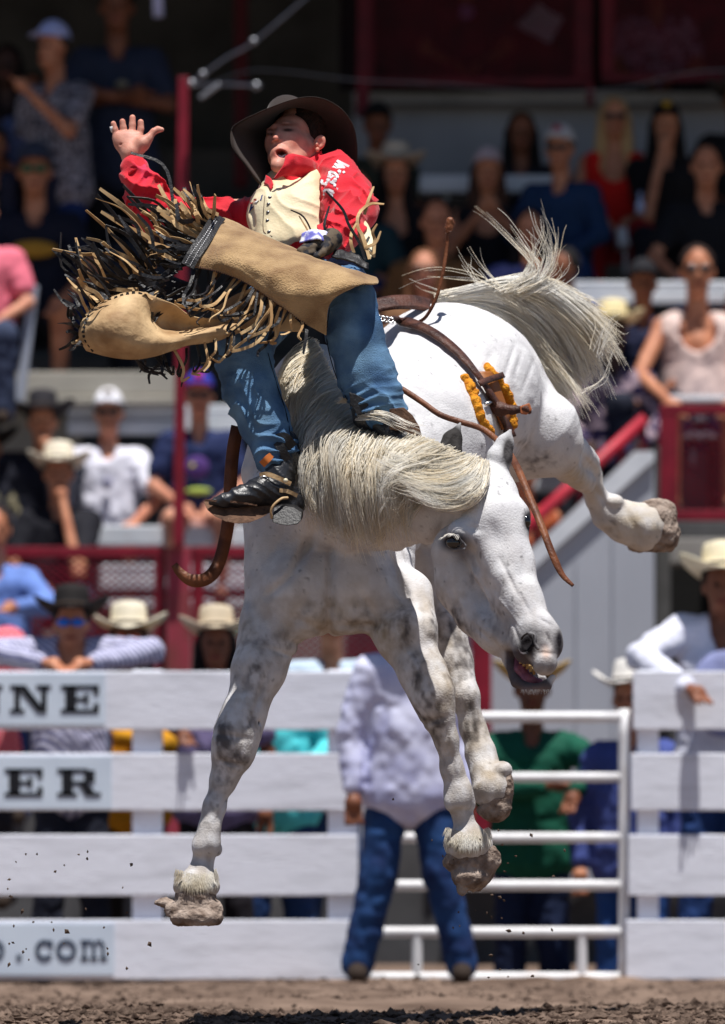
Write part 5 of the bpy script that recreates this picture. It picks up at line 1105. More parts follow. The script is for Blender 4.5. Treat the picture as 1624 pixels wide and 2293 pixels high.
def mesh_panel(label, x0, y0, x1, y1, Y, fw, m, cell=16, posts=(), wire=1.3, bot=None, top=None):
    t = thing('mesh_panel', label, 'railing', P((x0 + x1) / 2, y1, Y)); top = top or fw; bot = bot or fw
    for (a, b, c, d) in ((x0, y0, x1, y0 + top), (x0, y1 - bot, x1, y1)):
        mb = MB(); pbox(mb, a, b, c, d, Y, .06); mb.build('frame_rail', m, t, bevel=.005)
    for x in (x0, x1 - fw) + tuple(posts):
        mb = MB(); pbox(mb, x, y0 + top + .5, x + fw, y1 - bot - .5, Y + .002, .055); mb.build('frame_upright', m, t, bevel=.005)
    mb = MB(); H_ = y1 - y0; Wd = x1 - x0
    for sgn in (1, -1):
        for k_ in np.arange(-H_, Wd + H_, cell * 1.35):
            xa, ya, xb, yb = x0 + k_, (y1 if sgn > 0 else y0), x0 + k_ + H_ * 1.35, (y0 if sgn > 0 else y1)
            if xb < x0 or xa > x1: continue
            f = lambda x: ya + (yb - ya) * (x - xa) / (xb - xa)
            ca, cb = max(xa, x0 + 2), min(xb, x1 - 2)
            if cb - ca < 3: continue
            p0, p1 = P(ca, f(ca), Y + .02 + .006 * sgn), P(cb, f(cb), Y + .02 + .006 * sgn); mb.bar(p0, p1, R(wire * 2, Y), R(wire * 2, Y))
    o = mb.build('wire_mesh', m, t); o['kind'] = 'stuff'; return t
mesh_panel('dark red mesh railing along the front of the left stand', -300, 1224, 372, 1500, 36.6, 26, M_redp, 15, (), top=24, wire=1.9)
mesh_panel('red mesh railing from the left post behind the horse to the stair', 430, 1224, 1112, 1560, 36.6, 26, M_redp, 15, (1060,), top=24, wire=1.9)
mesh_panel('red mesh panel at the right edge above the dark opening', 1478, 905, 1900, 1166, 36.6, 40, M_redp, 20, bot=24, top=22)
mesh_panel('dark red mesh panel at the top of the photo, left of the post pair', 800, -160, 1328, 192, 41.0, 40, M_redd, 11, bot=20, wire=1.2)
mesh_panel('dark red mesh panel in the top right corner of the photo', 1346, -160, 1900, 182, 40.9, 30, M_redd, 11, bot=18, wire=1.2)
piece('shade_backing', 'dark sheet standing in for the shade behind the upper red mesh panels', 'shade_sheet', [(760, -200, 1950, 200, 42.4, .1)], mat('shade_maroon', lin(34, 16, 24), lin(20, 12, 18), scale=2))  # dark maroon sheet added where only shade lies behind the mesh
def post(lab, pts, Y, wd, m, name='post'):
    mb = MB(); mb.bar(P(pts[0][0], pts[0][1], Y), P(pts[1][0], pts[1][1], Y), R(wd, Y), .08); o = mb.build(name, m, None, origin=P(*pts[1], Y), bevel=.006); props(o, lab, 'post'); return o
post('tall thin red pole rising beside the raised hand', [(411, 172), (400, 1224)], 36.4, 24, M_redp)
post('broad brown and pink post below the tall red pole', [(401, 1226), (400, 1985)], 36.5, 54, mat('worn_pink_paint', lin(178, 52, 84), lin(112, 60, 54), scale=3, rough=.6))
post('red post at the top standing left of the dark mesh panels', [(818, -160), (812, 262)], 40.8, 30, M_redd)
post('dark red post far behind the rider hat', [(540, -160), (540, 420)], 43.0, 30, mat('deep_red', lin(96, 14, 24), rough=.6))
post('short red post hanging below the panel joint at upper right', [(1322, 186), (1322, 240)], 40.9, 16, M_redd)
post('maroon post beside the stair seen behind the front leg', [(1078, 1330), (1078, 1985)], 36.3, 46, M_redp)
# cables and their clamp at the pole head
def cable(lab, pts, Y, r_, name='cable'):
    t = thing(name, lab, 'cable', P(*pts[0], Y)); mb = MB(); mb.tube(spline(np.array([P(x, y, Y) for x, y in pts]), 30), R(r_, Y), 6); mb.build('wire', M_steel, t, True); return t
t = cable('steel guy cable slanting up from the pole head', [(428, 186), (505, 130), (570, 92), (690, -10)], 38.6, 4)
for x, y in ((430, 186), (455, 166), (568, 92)):
    mb = MB(); mb.ball(P(x, y, 36.25), R(9, 36), 10, 7); mb.build('clamp', M_steel, t, True)
t = cable('short horizontal steel rod right of the pole head', [(428, 190), (500, 188), (585, 192)], 38.4, 4.5, 'rod')
mb = MB(); mb.ball(P(574, 192, 36.25), R(10, 36), 10, 7); mb.build('clamp', M_steel, t, True)
cable('stub of steel rod slanting below the pole head', [(448, 220), (492, 188)], 36.35, 6, 'rod')
cable('thin sagging cable crossing above the concrete wall', [(470, 188), (580, 156), (790, 178), (990, 188), (1200, 206), (1400, 196), (1560, 160), (1900, 152)], 39.6, 1.5)
# white rail of a seat at left, and the paper, cup and bottles around
post('pale metal stanchion at the left below the pink shirt', [(76, 640), (44, 900)], 37.6, 22, mat('pale_metal', (.42, .46, .56), (.34, .38, .46), scale=5, rough=.4), 'stanchion')
post('white upright fixture at the very top left of centre', [(352, -60), (355, 38)], 40.0, 22, mat('lavender_white', (.6, .6, .85), rough=.6), 'fixture')
pp = MB(); pp.prism([P(x, y, 42.2) for x, y in [(1205, 8), (1262, 40), (1232, 96), (1155, 58)]], np.zeros(3), np.array((0, .01, 0))); o = pp.build('paper', mat('lavender_paper', (.55, .5, .62), (.4, .36, .5), scale=30), None, origin=P(1205, 96, 42.2)); props(o, 'tilted lavender paper sheet behind the top mesh panel', 'paper')
def bottle(x, y, Y, lab, m):
    mb = MB(); mb.tube([P(x, y + 26, Y), P(x, y + 4, Y), P(x, y - 4, Y), P(x, y - 22, Y)], [R(9, Y), R(9, Y), R(4, Y), R(4, Y)], 10); o = mb.build('bottle', m, None, True, origin=P(x, y + 26, Y)); props(o, lab, 'bottle')
M_bot = mat('clear_plastic', (.55, .6, .85), (.4, .42, .6), scale=20, rough=.2)
bottle(76, 850, 39.0, 'small blue and white water bottle on the beige step', M_bot)
bottle(1434, 452, 39.6, 'clear water bottle between the red top woman and the magazine reader', M_bot)
# ================================================================ PEOPLE in the stand and behind the fence
def skin(n): 
    c = {'light': (lin(210, 150, 122), lin(186, 120, 96)), 'tan': (lin(198, 136, 104), lin(170, 108, 80)), 'brown': (lin(138, 86, 62), lin(108, 66, 48)), 'dark': (lin(64, 40, 32), lin(48, 30, 24))}[n]; return mat('skin_' + n, c[0], c[1], scale=10, rough=.55)
def cloth(rgb, rgb2=None, scale=9, name=None, kind=None):
    nm = name or 'cloth_%02x%02x%02x' % tuple(rgb)
    if kind and nm not in _mats:
        m = mat(nm, lin(rgb), lin(rgb2), scale=scale, rough=.85); t = m.node_tree; N = t.nodes; L = t.links; b = N['Principled BSDF']
        tc = N.new('ShaderNodeTexCoord')
        if kind == 'floral':
            v = N.new('ShaderNodeTexNoise'); v.inputs['Scale'].default_value = scale; v.inputs['Detail'].default_value = 2; L.new(tc.outputs['Object'], v.inputs['Vector']); out = v.outputs['Fac']; lo, hi = .48, .54
        if kind == 'stripe':
            v = N.new('ShaderNodeTexWave'); v.inputs['Scale'].default_value = scale; v.bands_direction = 'DIAGONAL'; v.inputs['Distortion'].default_value = 1.5; L.new(tc.outputs['Object'], v.inputs['Vector']); out = v.outputs['Fac']; lo, hi = .4, .6
        if kind == 'plaid':
            a = N.new('ShaderNodeTexWave'); a.inputs['Scale'].default_value = scale; a.bands_direction = 'X'; c = N.new('ShaderNodeTexWave'); c.inputs['Scale'].default_value = scale; c.bands_direction = 'Z'
            L.new(tc.outputs['Object'], a.inputs['Vector']); L.new(tc.outputs['Object'], c.inputs['Vector']); mm = N.new('ShaderNodeMath'); mm.operation = 'MAXIMUM'; L.new(a.outputs['Fac'], mm.inputs[0]); L.new(c.outputs['Fac'], mm.inputs[1]); out = mm.outputs[0]; lo, hi = .75, .9
        r_ = N.new('ShaderNodeMapRange'); r_.inputs['From Min'].default_value = lo; r_.inputs['From Max'].default_value = hi; L.new(out, r_.inputs[0])
        mx = N.new('ShaderNodeMix'); mx.data_type = 'RGBA'; L.new(r_.outputs[0], mx.inputs[0]); mx.inputs[6].default_value = (*lin(rgb), 1); mx.inputs[7].default_value = (*lin(rgb2), 1); L.new(mx.outputs[2], b.inputs['Base Color']); return m
    return mat(nm, lin(rgb), lin(rgb2) if rgb2 else None, scale=scale, rough=.85, bump=.3, bscale=25)
ARM = {'lap': ((.27, -.04, -.52), (.09, -.27, -.66)), 'chin': ((.13, -.30, -.60), (.03, -.15, -.16)), 'phone': ((.24, -.16, -.50), (.05, -.30, -.27)), 'down': ((.26, .04, -.54), (.25, -.02, -.80)),
       'rest': ((.30, -.12, -.42), (.13, -.34, -.44)), 'fold': ((.27, -.06, -.50), (-.08, -.22, -.46)), 'knee': ((.30, -.16, -.52), (.16, -.40, -.68)), 'over2': ((.40, -.20, -.13), (.10, -.46, -.20)), 'over': ((.36, -.12, -.30), (.16, -.58, -.46)), 'hang': ((.30, -.16, -.34), (.20, -.36, -.50))}
def person(label, x, y, Y, pose='sit', shirt=(200, 200, 210), trousers=(40, 60, 100), sk='light', head=None, hat=(230, 220, 200), hair=(50, 34, 26), long=False, arms=('lap', 'lap'), sleeves='short', yaw=0, sc=1.0, shirt_kw={}, glasses=None, legs='long', drop=0, lean_=0, extra=None, back=False, tilt=0, stance=.07, hunch=0, tr_kw={}):
    """x,y: where the face centre shows; everything hangs from there at real size"""
    o0 = P(x, y, Y); cy, sy = math.cos(math.radians(yaw)), math.sin(math.radians(yaw)); M = np.array([(cy, -sy, 0), (sy, cy, 0), (0, 0, 1)])
    def T(q):
        q = np.array(q, float); q = q + (0, lean_ * q[2], 0); return o0 + sc * (M @ q)
    foot = -1.62 if pose == 'stand' else -1.28
    root = thing('person', label, 'person', T((0, 0, foot))); r_ = lambda v: v * sc
    sh = ((-.175, .03, -.27 + hunch), (.175, .03, -.27 + hunch)); pel = (0, .06, -.76); sk_m = skin(sk); hv = .0125
    if pose == 'stand': w_ = stance; K = [(-.07 - w_ * .4, .03, -1.16), (.07 + w_ * .4, .03, -1.16)]; A = [(-.06 - w_, .05, -1.56), (.06 + w_, .05, -1.56)]
    else: K = [(-.15, -.38, -.74), (.15, -.38, -.74)]; A = [(-.14, -.33, -1.18), (.14, -.33, -1.18)]
    hips = [(-.09, .05, -.78), (.09, .05, -.78)]
    def arms_pts(i):
        e, h_ = ARM[arms[i]]; s_ = -1 if i == 0 else 1; return T(sh[i]), T((e[0] * s_, e[1], e[2])), T((h_[0] * s_, h_[1], h_[2]))
    b = Vol(hv); b.ell(T((0, 0, .03)), (r_(.078), r_(.095), r_(.105)), None, .02); b.ell(T((0, -.035, -.05)), (r_(.058), r_(.06), r_(.075)), None, .03)
    b.ell(T((0, -.105, -.015)), (r_(.014), r_(.02), r_(.02)), None, .015)
    for s_ in (-1, 1): b.ell(T((s_ * .08, .0, 0)), (r_(.012), r_(.02), r_(.03)), None, .01)
    b.cone(T((0, .02, -.08)), T((0, .03, -.24)), r_(.052), r_(.058), .03)
    b.cone(T((0, .04, -.36)), T(pel), r_(.11), r_(.12), .06); b.cone(T(sh[0]), T(sh[1]), r_(.05), r_(.05), .04)
    for i in range(2):
        a, e, h_ = arms_pts(i); b.cone(a, e, r_(.045), r_(.038), .03); b.cone(e, h_, r_(.038), r_(.026), .02)
        d = h_ - e; d /= np.linalg.norm(d); b.ell(h_ + d * .05 * sc, (r_(.04), r_(.04), r_(.04)), None, .02); sd_ = np.cross(d, (0, 0, 1.)); sd_ /= np.linalg.norm(sd_) + 1e-6
        for f_ in (-.03, -.01, .01, .03): b.cone(h_ + (d * .07 + sd_ * f_) * sc, h_ + (d * .13 + sd_ * f_ * 1.2 + (0, 0, -.02)) * sc, r_(.011), r_(.009), .005)
        b.cone(T(hips[i]), T(K[i]), r_(.075), r_(.055), .04); b.cone(T(K[i]), T(A[i]), r_(.052), r_(.036), .03)
        b.cone(T(A[i]), T(np.array(A[i]) + (0, -.12, -.05)), r_(.036), r_(.03), .02)
    body = b.build('body', sk_m, root)
    c = cloth(shirt, **shirt_kw) if shirt is not None else None
    seed = int(abs(x) + abs(y)); wr = lambda p: -.010 * np.abs(vnoise(p, 14, seed)) - .006 * vnoise(p, 30, seed)
    if c:
        s = Vol(hv)
        for s_ in (-.062, .062): s.cone(T((s_, .03, -.34)), T((s_, .05, -.55)), r_(.122), r_(.118), .06); s.cone(T((s_, .05, -.55)), T((s_ * (1.5 if pose == 'stand' else 1.15), .06, -.80 if pose == 'stand' else -.76)), r_(.118), r_(.128), .05)
        if pose == 'stand': s.cone(T((0, .045, -.50)), T((0, .055, -.80)), r_(.150), r_(.160), .06)
        s.cone(T((-.12, .03, -.28 + hunch)), T((.12, .03, -.28 + hunch)), r_(.085), r_(.085), .05)
        if sleeves != 'none':
            for i in range(2):
                a, e, h_ = arms_pts(i); s.cone(a, e, r_(.075), r_(.06), .03) if sleeves == 'long' else s.cone(a, a + (e - a) * .62, r_(.078), r_(.07), .03)
                if sleeves == 'long': s.cone(e, e + (h_ - e) * .88, r_(.06), r_(.045), .02)
        else: s.cone(T((0, .0, -.14)), T((0, -.05, -.30)), r_(.06), r_(.10), .03, -1)
        if sleeves == 'tube': pass
        s.cone(T((0, -.02, -.10)), T((0, -.05, -.235)), r_(.07), r_(.045), .02, -1)
        s.build('shirt', c, root, wr)
    t_ = Vol(hv)
    for i in range(2):
        if pose == 'stand': t_.cone(T(hips[i]), T(hips[i]), r_(.105), r_(.105), .05)
        else: t_.cone(T(pel), T(hips[i]), r_(.13), r_(.11), .05)
        if legs == 'long': t_.cone(T(hips[i]), T(K[i]), r_(.098), r_(.078), .04); t_.cone(T(K[i]), T(A[i]), r_(.078), r_(.07), .03)
        else: t_.cone(T(hips[i]), T(np.array(hips[i]) + (np.array(K[i]) - hips[i]) * .7), r_(.10), r_(.09), .04)
    t_.build('trousers', cloth(trousers, **tr_kw), root, wr)
    if pose == 'stand' or legs != 'hidden':
        for i in range(2):
            q = Vol(hv); q.cone(T(np.array(A[i]) + (0, .02, -.02)), T(np.array(A[i]) + (0, -.15, -.045)), r_(.05), r_(.038), .02); q.build('shoe', cloth((50, 38, 30)), root)
    # face
    f = MB()
    if not back:
        for s_ in (-1, 1): f.ball(T((s_ * .03, -.088, .012)), r_(.011), 8, 5)
        f.build('eyes', cloth((30, 22, 20)), root, True)['kind'] = 'stuff'
        m_ = MB(); m_.bar(T((-.025, -.094, -.06)), T((.025, -.094, -.06)), r_(.012), r_(.012)); m_.build('mouth', cloth((130, 60, 56)), root)
    hc = cloth(hair, name='hair_%02x%02x%02x' % tuple(hair))
    hh_ = Vol(.011); hh_.ell(T((0, .022, .045)), (r_(.09), r_(.10), r_(.105)), None, .02)
    if long:
        hh_.cone(T((-.075, .02, .0)), T((-.10, .0, -.34)), r_(.035), r_(.045), .04); hh_.cone(T((.075, .02, .0)), T((.10, .0, -.34)), r_(.035), r_(.045), .04); hh_.cone(T((0, .06, 0)), T((0, .10, -.32)), r_(.08), r_(.08), .04)
    if not back: hh_.ell(T((0, -.09, -.045)), (r_(.066), r_(.085), r_(.10)), None, .015, -1)
    hh_.build('hair', hc, root, lambda p: -.004 * vnoise(p, 60, 3))
    if glasses:
        g_ = MB()
        for s_ in (-1, 1): g_.ball(T((s_ * .034, -.105, .014)), (r_(.032), r_(.012), r_(.022)), 12, 6)
        g_.bar(T((-.08, -.02, .018)), T((-.06, -.1, .018)), r_(.006), r_(.006)); g_.bar(T((.08, -.02, .018)), T((.06, -.1, .018)), r_(.006), r_(.006)); g_.bar(T((-.02, -.108, .02)), T((.02, -.108, .02)), r_(.006), r_(.008))
        g_.build('sunglasses', mat('lens_%d_%d_%d' % glasses, lin(glasses), rough=.15, spec=.6), root, True)
    if head:
        hm = cloth(hat, name='hat_%02x%02x%02x' % tuple(hat)); n = 40; ct, st_ = math.cos(math.radians(-8 + tilt)), math.sin(math.radians(-8 + tilt))
        def H(q): q = np.array(q); return T((q[0], q[1] * ct - q[2] * st_ + .01, q[1] * st_ + q[2] * ct + .075))
        if head == 'cowboy':
            ring = []
            for (rx, ry, zf) in ((.185, .215, 1.0), (.165, .185, .62), (.135, .15, .26), (.105, .125, .05), (.090, .112, 0), (.088, .108, .05), (.086, .102, .09), (.078, .094, .118), (.055, .072, .125), (.028, .045, .108), (.004, .004, .098)):
                for j in range(n):
                    a = 2 * math.pi * j / n; z_ = zf
                    if rx > .1: z_ = zf * (.075 * abs(math.cos(a)) ** 1.6 - .018 * abs(math.sin(a)) ** 2)
                    ring.append(H((rx * math.cos(a), ry * math.sin(a), z_)))
            k_ = 11; F_ = [(i * n + j, i * n + (j + 1) % n, (i + 1) * n + (j + 1) % n, (i + 1) * n + j) for i in range(k_ - 1) for j in range(n)]; b_ = MB(); b_.add(ring, F_)
            o = b_.build('hat', hm, root, True); so2 = o.modifiers.new('t', 'SOLIDIFY'); so2.thickness = .006 * sc
            b_ = MB(); b_.tube([H((.0885 * math.cos(a), .1095 * math.sin(a), .022)) for a in np.linspace(0, 2 * math.pi, 30)], r_(.006), 5); b_.build('hat_band', cloth((70, 52, 40)), root, True)
        else:
            ring = []
            for t in np.linspace(0, 1, 8):
                for j in range(n): a = 2 * math.pi * j / n; ring.append(H((.092 * math.cos(a) * math.cos(t * 1.55), .11 * math.sin(a) * math.cos(t * 1.55), .115 * math.sin(t * 1.57) - .02)))
            F_ = [(i * n + j, i * n + (j + 1) % n, (i + 1) * n + (j + 1) % n, (i + 1) * n + j) for i in range(7) for j in range(n)]; b_ = MB(); b_.add(ring, F_); o = b_.build('cap', hm, root, True); o.modifiers.new('t', 'SOLIDIFY').thickness = .005 * sc
            sgn = -1 if not back else 1; V_ = []
            for i in range(5):
                for j in range(9): u = -1 + 2 * j / 8; V_.append(H((.078 * u * (1 - .12 * i / 4), sgn * (.085 + (.085 * i / 4) * (1 - .35 * u * u)) , -.012 - .012 * u * u - .008 * i / 4)))
            F_ = [(i * 9 + j, i * 9 + j + 1, (i + 1) * 9 + j + 1, (i + 1) * 9 + j) for i in range(4) for j in range(8)]; b_ = MB(); b_.add(V_, F_); bm_ = cloth(extra['bill'], name='bill_%02x%02x%02x' % tuple(extra['bill'])) if extra and 'bill' in extra else hm
            o = b_.build('bill', bm_, root, True); o.modifiers.new('t', 'SOLIDIFY').thickness = .005 * sc
            if extra and 'logo' in extra:
                b_ = MB(); b_.ball(H((0, -.100, .045)), (r_(.03), r_(.012), r_(.022)), 10, 6); b_.build('cap_badge', cloth(extra['logo']), root, True)
    if extra and 'chest' in extra:
        for nm_, cx_, cz_, w_, h_2, col_ in extra['chest']:
            p_ = MB(); yy = -.128; p_.ball(T((cx_, yy, cz_)), (r_(w_), r_(.02), r_(h_2)), 14, 8); p_.build(nm_, cloth(col_, name='print_%02x%02x%02x' % tuple(col_)), root, True)
    return root, T
WT = (226, 226, 236)
# left block, sunlit rows
person('man in white cap and white v-neck tee sitting with forearms on his knees', 243, 930, 38.6, 'sit', (232, 232, 246), (40, 44, 60), 'light', 'cap', (240, 240, 248), arms=('knee', 'knee'), glasses=(30, 20, 20), legs='short', lean_=.12, extra={'logo': (150, 140, 130), 'chest': [('shirt_print', .0, -.42, .03, .04, (150, 150, 175))]})
person('spectator in black cowboy hat raising a drink, left of the white cap man', 95, 950, 38.4, 'sit', (24, 26, 40), (30, 34, 50), 'tan', 'cowboy', (46, 44, 50), arms=('lap', 'chin'), sleeves='long', sc=1.02)
person('person in cream straw hat and black shirt resting chin on hand', 132, 1066, 37.7, 'sit', (22, 22, 32), (46, 60, 84), 'tan', 'cowboy', (236, 226, 206), hair=(40, 26, 20), arms=('lap', 'chin'), sc=1.0, lean_=.08)
person('man in blue and red cap and navy printed tee behind the red pole', 446, 892, 38.3, 'sit', (30, 42, 84), (196, 150, 140), 'light', 'cap', (48, 60, 170), arms=('lap', 'lap'), glasses=(24, 20, 26), legs='short', extra={'bill': (200, 40, 50), 'logo': (230, 60, 110), 'chest': [('shirt_print', -.01, -.42, .075, .07, (90, 60, 130)), ('shirt_print', -.03, -.41, .035, .035, (230, 225, 60)), ('shirt_print', .0, -.56, .08, .022, (170, 190, 90))]})
person('spectator in sage patterned shirt cut off by the left frame edge', -30, 1010, 38.4, 'sit', (150, 140, 112), (60, 60, 70), 'tan', 'cowboy', (30, 28, 30), shirt_kw=dict(rgb2=(96, 92, 76), kind='floral', scale=30, name='sage_print'))
person('person in pink shirt at the left frame edge', -40, 480, 37.6, 'sit', (236, 120, 140), (60, 70, 96), 'light', arms=('lap', 'lap'), hair=(60, 40, 30))
# left block, shaded rows; clothes darkened in colour to deepen the shade
person('man in navy tee with a yellow chest print and green sunglasses', 78, 388, 39.4, 'sit', (24, 26, 44), (30, 32, 44), 'tan', 'cap', (60, 66, 84), arms=('knee', 'knee'), glasses=(20, 90, 50), legs='short', sc=1.2, extra={'chest': [('yellow_print', .0, -.40, .12, .045, (190, 140, 50))]})
person('standing spectator in white cap and speckled shirt with blue jeans', 118, 110, 39.6, 'stand', (150, 146, 156), (28, 50, 104), 'tan', 'cap', (190, 200, 250), arms=('down', 'phone'), yaw=-35, sc=1.08, shirt_kw=dict(rgb2=(60, 56, 66), kind='floral', scale=34, name='speckled_print'))
person('large man in dark navy tee standing at the top left', 262, 20, 40.2, 'stand', (42, 50, 72), (20, 20, 26), 'brown', None, arms=('fold', 'fold'), hair=(24, 18, 16), sc=1.22, extra={'chest': [('chest_badge', .03, -.40, .035, .02, (150, 140, 120))]})
person('child with pale blue top sitting beside the speckled shirt', 72, 205, 39.8, 'sit', (84, 96, 136), (30, 34, 56), 'brown', None, hair=(20, 14, 12), sc=.8)
person('dim dark haired spectator at the far upper left edge', 16, 150, 40.2, 'sit', (26, 18, 24), (20, 20, 28), 'dark', None, hair=(14, 10, 10), long=True)
person('shadowy spectator in blue behind the speckled shirt man', 20, 300, 39.9, 'sit', (30, 40, 66), (20, 20, 28), 'dark', None, hair=(14, 10, 10))
# right block
RB = [
 ('woman in orange red strapless top with long blonde hair and sunglasses', 1376, 268, 40.3, dict(shirt=(220, 30, 22), trousers=(150, 20, 26), sk='tan', hair=(196, 160, 112), long=True, sleeves='none', glasses=(18, 14, 18), arms=('lap', 'lap'))),
 ('man in white cap, sunglasses and navy teal jacket', 1254, 338, 39.6, dict(shirt=(26, 52, 88), trousers=(34, 66, 120), sk='tan', head='cap', hat=(208, 204, 204), sleeves='long', glasses=(16, 12, 14), arms=('lap', 'lap'), yaw=-14, extra={'logo': (160, 60, 80)})),
 ('woman in pale visor cap holding up a purple phone', 1092, 388, 39.7, dict(shirt=(20, 18, 26), trousers=(24, 24, 34), sk='tan', head='cap', hat=(198, 178, 182), hair=(72, 46, 34), long=True, sleeves='none', arms=('phone', 'phone'))),
 ('woman in straw cowboy hat and black top left of the brown tee man', 886, 392, 39.6, dict(shirt=(18, 16, 22), trousers=(60, 66, 110), sk='tan', head='cowboy', hat=(200, 184, 164), hair=(26, 18, 18), long=True, sleeves='none')),
 ('dim spectator in dark cap high behind the rider hat', 846, 285, 40.6, dict(shirt=(52, 56, 44), trousers=(30, 30, 34), sk='brown', head='cap', hat=(24, 24, 26))),
 ('man in brown tee sitting with bare head above the horse back', 978, 500, 39.0, dict(shirt=(124, 84, 48), trousers=(50, 44, 40), sk='tan', hair=(22, 16, 14), sc=1.12)),
 ('woman with long brown hair and dark sunglasses in front of the brown tee', 950, 612, 38.5, dict(shirt=(120, 84, 56), trousers=(60, 50, 50), sk='light', hair=(112, 72, 46), long=True, glasses=(20, 14, 18))),
 ('black haired spectator in lavender floral shirt beside the horse tail', 1186, 520, 38.9, dict(shirt=(120, 120, 170), trousers=(40, 44, 80), sk='tan', hair=(14, 12, 14), long=True, arms=('lap', 'phone'), shirt_kw=dict(rgb2=(60, 70, 140), kind='floral', scale=26, name='lavender_print'))),
 ('dark haired boy in bright blue shirt just above the tail', 1262, 608, 38.4, dict(shirt=(34, 80, 176), trousers=(30, 40, 70), sk='brown', hair=(14, 10, 12), yaw=-50, sleeves='long')),
 ('woman in black cap with a yellow badge and long dark hair', 1492, 284, 40.2, dict(shirt=(18, 16, 20), trousers=(30, 30, 40), sk='tan', head='cap', hat=(18, 18, 26), hair=(20, 14, 14), long=True, arms=('chin', 'lap'), extra={'logo': (190, 150, 40)})),
 ('man in glasses and black tee holding a magazine', 1582, 376, 39.3, dict(shirt=(18, 18, 24), trousers=(38, 76, 140), sk='tan', hair=(24, 18, 18), arms=('knee', 'knee'), sc=1.08)),
 ('spectator with a dark hat brim cut off by the upper right edge', 1650, 232, 40.6, dict(shirt=(20, 20, 24), trousers=(20, 20, 24), sk='brown', head='cowboy', hat=(70, 64, 58))),
 ('woman in sleeveless pale blouse and sunglasses leaning on her knees', 1562, 612, 38.2, dict(shirt=(226, 200, 192), trousers=(40, 70, 120), sk='tan', hair=(44, 28, 24), sleeves='none', glasses=(20, 10, 16), arms=('knee', 'knee'), legs='short', sc=1.18)),
 ('dark faced spectator in straw hat with orange brim and floral blouse', 1372, 748, 38.0, dict(shirt=(150, 130, 140), trousers=(40, 36, 70), sk='dark', head='cowboy', hat=(232, 216, 170), hair=(20, 12, 14), arms=('knee', 'knee'), sleeves='long', legs='short', shirt_kw=dict(rgb2=(36, 26, 66), kind='floral', scale=20, name='dusk_floral'))),
 ('spectator in pink at the right edge beside the blouse woman', 1660, 690, 38.4, dict(shirt=(216, 150, 160), trousers=(60, 60, 60), sk='tan', hair=(60, 40, 30))),
 ('bare armed spectator half hidden behind the horse ear and strap', 1176, 1060, 37.8, dict(shirt=(170, 84, 50), trousers=(30, 26, 30), sk='tan', hair=(18, 12, 12), sleeves='none', legs='short')),
 ('dim person behind the top mesh panel wearing a patterned shirt', 1470, -30, 42.0, dict(shirt=(150, 120, 150), trousers=(30, 20, 30), sk='brown', hair=(20, 12, 14), shirt_kw=dict(rgb2=(60, 36, 56), kind='floral', scale=26, name='mauve_print'))),
 ('dim person in black with a lavender chest badge behind the top mesh', 1045, -70, 42.0, dict(shirt=(22, 14, 22), trousers=(20, 14, 20), sk='brown', hair=(14, 10, 12), extra={'chest': [('round_badge', .0, -.30, .05, .05, (150, 110, 170))]})),
]
for lab, x, y, Y, kw in RB: person(lab, x, y, Y, 'sit', **kw)
# behind the fences and the gate
person('man in black hat and mirrored blue sunglasses with striped arms on the fence', 160, 1402, 30.62, 'stand', (206, 206, 226), (40, 44, 60), 'tan', 'cowboy', (36, 32, 32), sleeves='long', sc=.97, hunch=.14, arms=('over2', 'over2'), glasses=(20, 110, 220), hair=(30, 22, 20), shirt_kw=dict(rgb2=(110, 110, 150), kind='stripe', scale=14, name='striped_shirt'))
person('woman in cream hat and orange goggles wearing yellow behind the fence', 288, 1440, 31.4, 'stand', (214, 150, 30), (30, 26, 26), 'brown', 'cowboy', (240, 230, 206), hair=(60, 34, 24), long=True, sleeves='long', arms=('lap', 'fold'), glasses=(250, 90, 10), tilt=4)
person('dark haired girl in tan hat resting one hand on the top board', 484, 1446, 30.6, 'stand', (120, 110, 150), (30, 26, 34), 'brown', 'cowboy', (214, 198, 172), hair=(22, 14, 14), long=True, sc=.95, arms=('over', 'down'))
person('person in red plaid shirt seen behind the fence at the left edge', -50, 1322, 33.0, 'stand', (196, 40, 60), (30, 30, 40), 'tan', None, (90, 80, 70), sleeves='long', shirt_kw=dict(rgb2=(236, 150, 160), kind='plaid', scale=9, name='red_plaid'))
person('person in pale blue shirt leaning at the rail above the plaid shirt', -10, 1190, 36.0, 'stand', (110, 140, 210), (40, 60, 110), 'tan', None, sleeves='long', arms=('rest', 'rest'))
person('person in pale blue and white shirt behind the horse front leg', 742, 1390, 31.6, 'stand', (190, 208, 226), (40, 66, 110), 'tan', None, (226, 222, 214), sleeves='long', arms=('fold', 'down'))
person('person in aqua tee seen between the boards behind the front leg', 620, 1440, 31.2, 'stand', (90, 214, 222), (30, 60, 110), 'tan', None, hair=(30, 20, 20), sleeves='long')
person('man standing at the open gate in pale lavender shirt and blue jeans', 918, 1366, 29.4, 'stand', (216, 218, 242), (14, 36, 80), 'brown', 'cowboy', (226, 222, 214), sleeves='long', arms=('down', 'down'), sc=1.04, yaw=0, stance=.17, shirt_kw=dict(rgb2=(180, 182, 218), scale=7, name='lavender_cloth'), tr_kw=dict(rgb2=(30, 66, 116), scale=9, name='worn_navy_denim'))
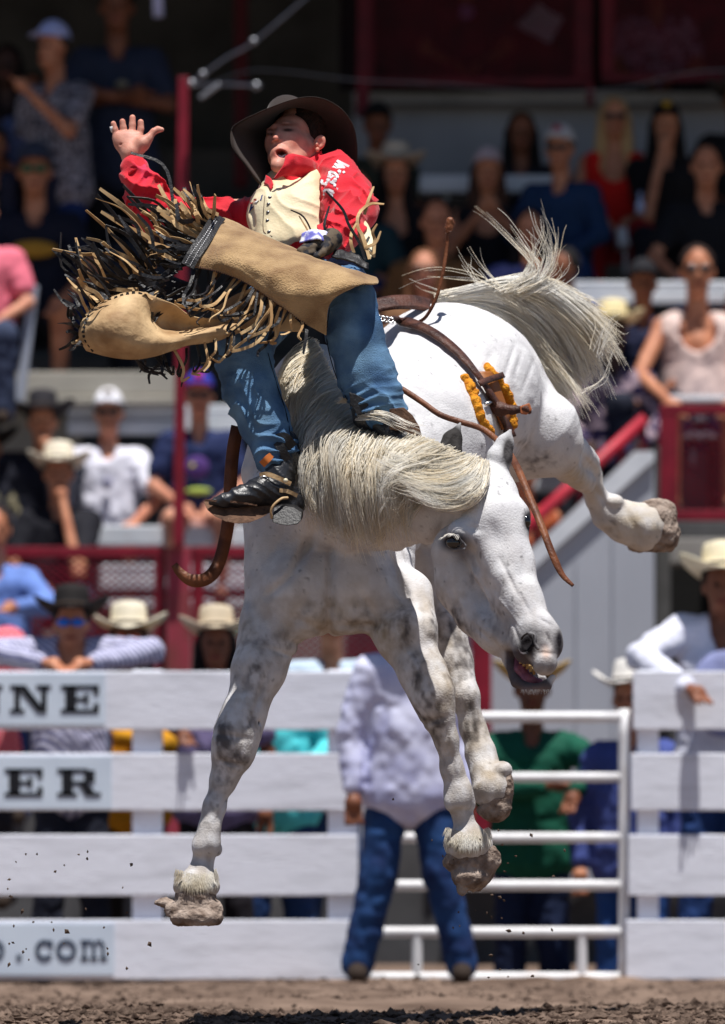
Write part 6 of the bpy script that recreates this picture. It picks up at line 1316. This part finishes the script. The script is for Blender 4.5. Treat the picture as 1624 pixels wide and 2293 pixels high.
person('man in green shirt holding a rail behind the gate, tan hat', 1192, 1548, 31.8, 'stand', (12, 86, 66), (16, 32, 66), 'brown', 'cowboy', (200, 168, 112), sleeves='long', arms=('fold', 'hang'), sc=1.02)
person('man in blue shirt and white hat standing by the gate hinge', 1412, 1570, 31.4, 'stand', (70, 84, 150), (34, 74, 140), 'tan', 'cowboy', (240, 236, 230), sleeves='long', arms=('down', 'down'), sc=1.0, yaw=-20)
person('man in cream hat, white sleeves and lavender vest leaning over the right fence', 1618, 1318, 30.6, 'stand', (226, 228, 244), (36, 66, 124), 'brown', 'cowboy', (238, 226, 194), sleeves='long', arms=('over', 'over'), sc=1.1, hunch=.08, extra={'chest': [('vest', .0, -.46, .15, .19, (150, 156, 200))]})

# a fuller crowd
for lab, x, y, Y, kw in [
 ('spectator in black cowboy hat half cut off at the left edge below the stanchion', -14, 905, 39.0, dict(shirt=(40, 44, 60), trousers=(40, 44, 60), sk='tan', head='cowboy', hat=(26, 24, 26))),
 ('dark haired woman sitting high between the white cap man and the thin red post', 1168, 300, 40.6, dict(shirt=(30, 28, 36), trousers=(24, 24, 30), sk='brown', hair=(20, 14, 14), long=True)),
 ('spectator in grey tee beside the pole behind the raised sleeve', 330, 470, 40.0, dict(shirt=(50, 54, 66), trousers=(24, 26, 34), sk='brown', hair=(20, 16, 14))),
 ('man in charcoal cap sitting low beside the magazine reader knee', 1440, 640, 38.3, dict(shirt=(34, 40, 70), trousers=(30, 34, 50), sk='brown', head='cap', hat=(30, 30, 36))),
 ('spectator in maroon tee in the dark row above the speckled shirt', 190, 250, 40.6, dict(shirt=(60, 24, 34), trousers=(20, 20, 26), sk='brown', hair=(18, 12, 12), long=True)),
 ('spectator in black tee at left edge below the child', -16, 330, 39.7, dict(shirt=(20, 20, 28), trousers=(20, 20, 26), sk='tan', head='cap', hat=(60, 60, 70))),
 ('woman in teal tee in front of the concrete wall by the straw hat woman', 800, 430, 39.4, dict(shirt=(34, 60, 66), trousers=(26, 30, 40), sk='tan', hair=(40, 26, 20), long=True, glasses=(16, 14, 16))),
]: person(lab, x, y, Y, 'sit', **kw)
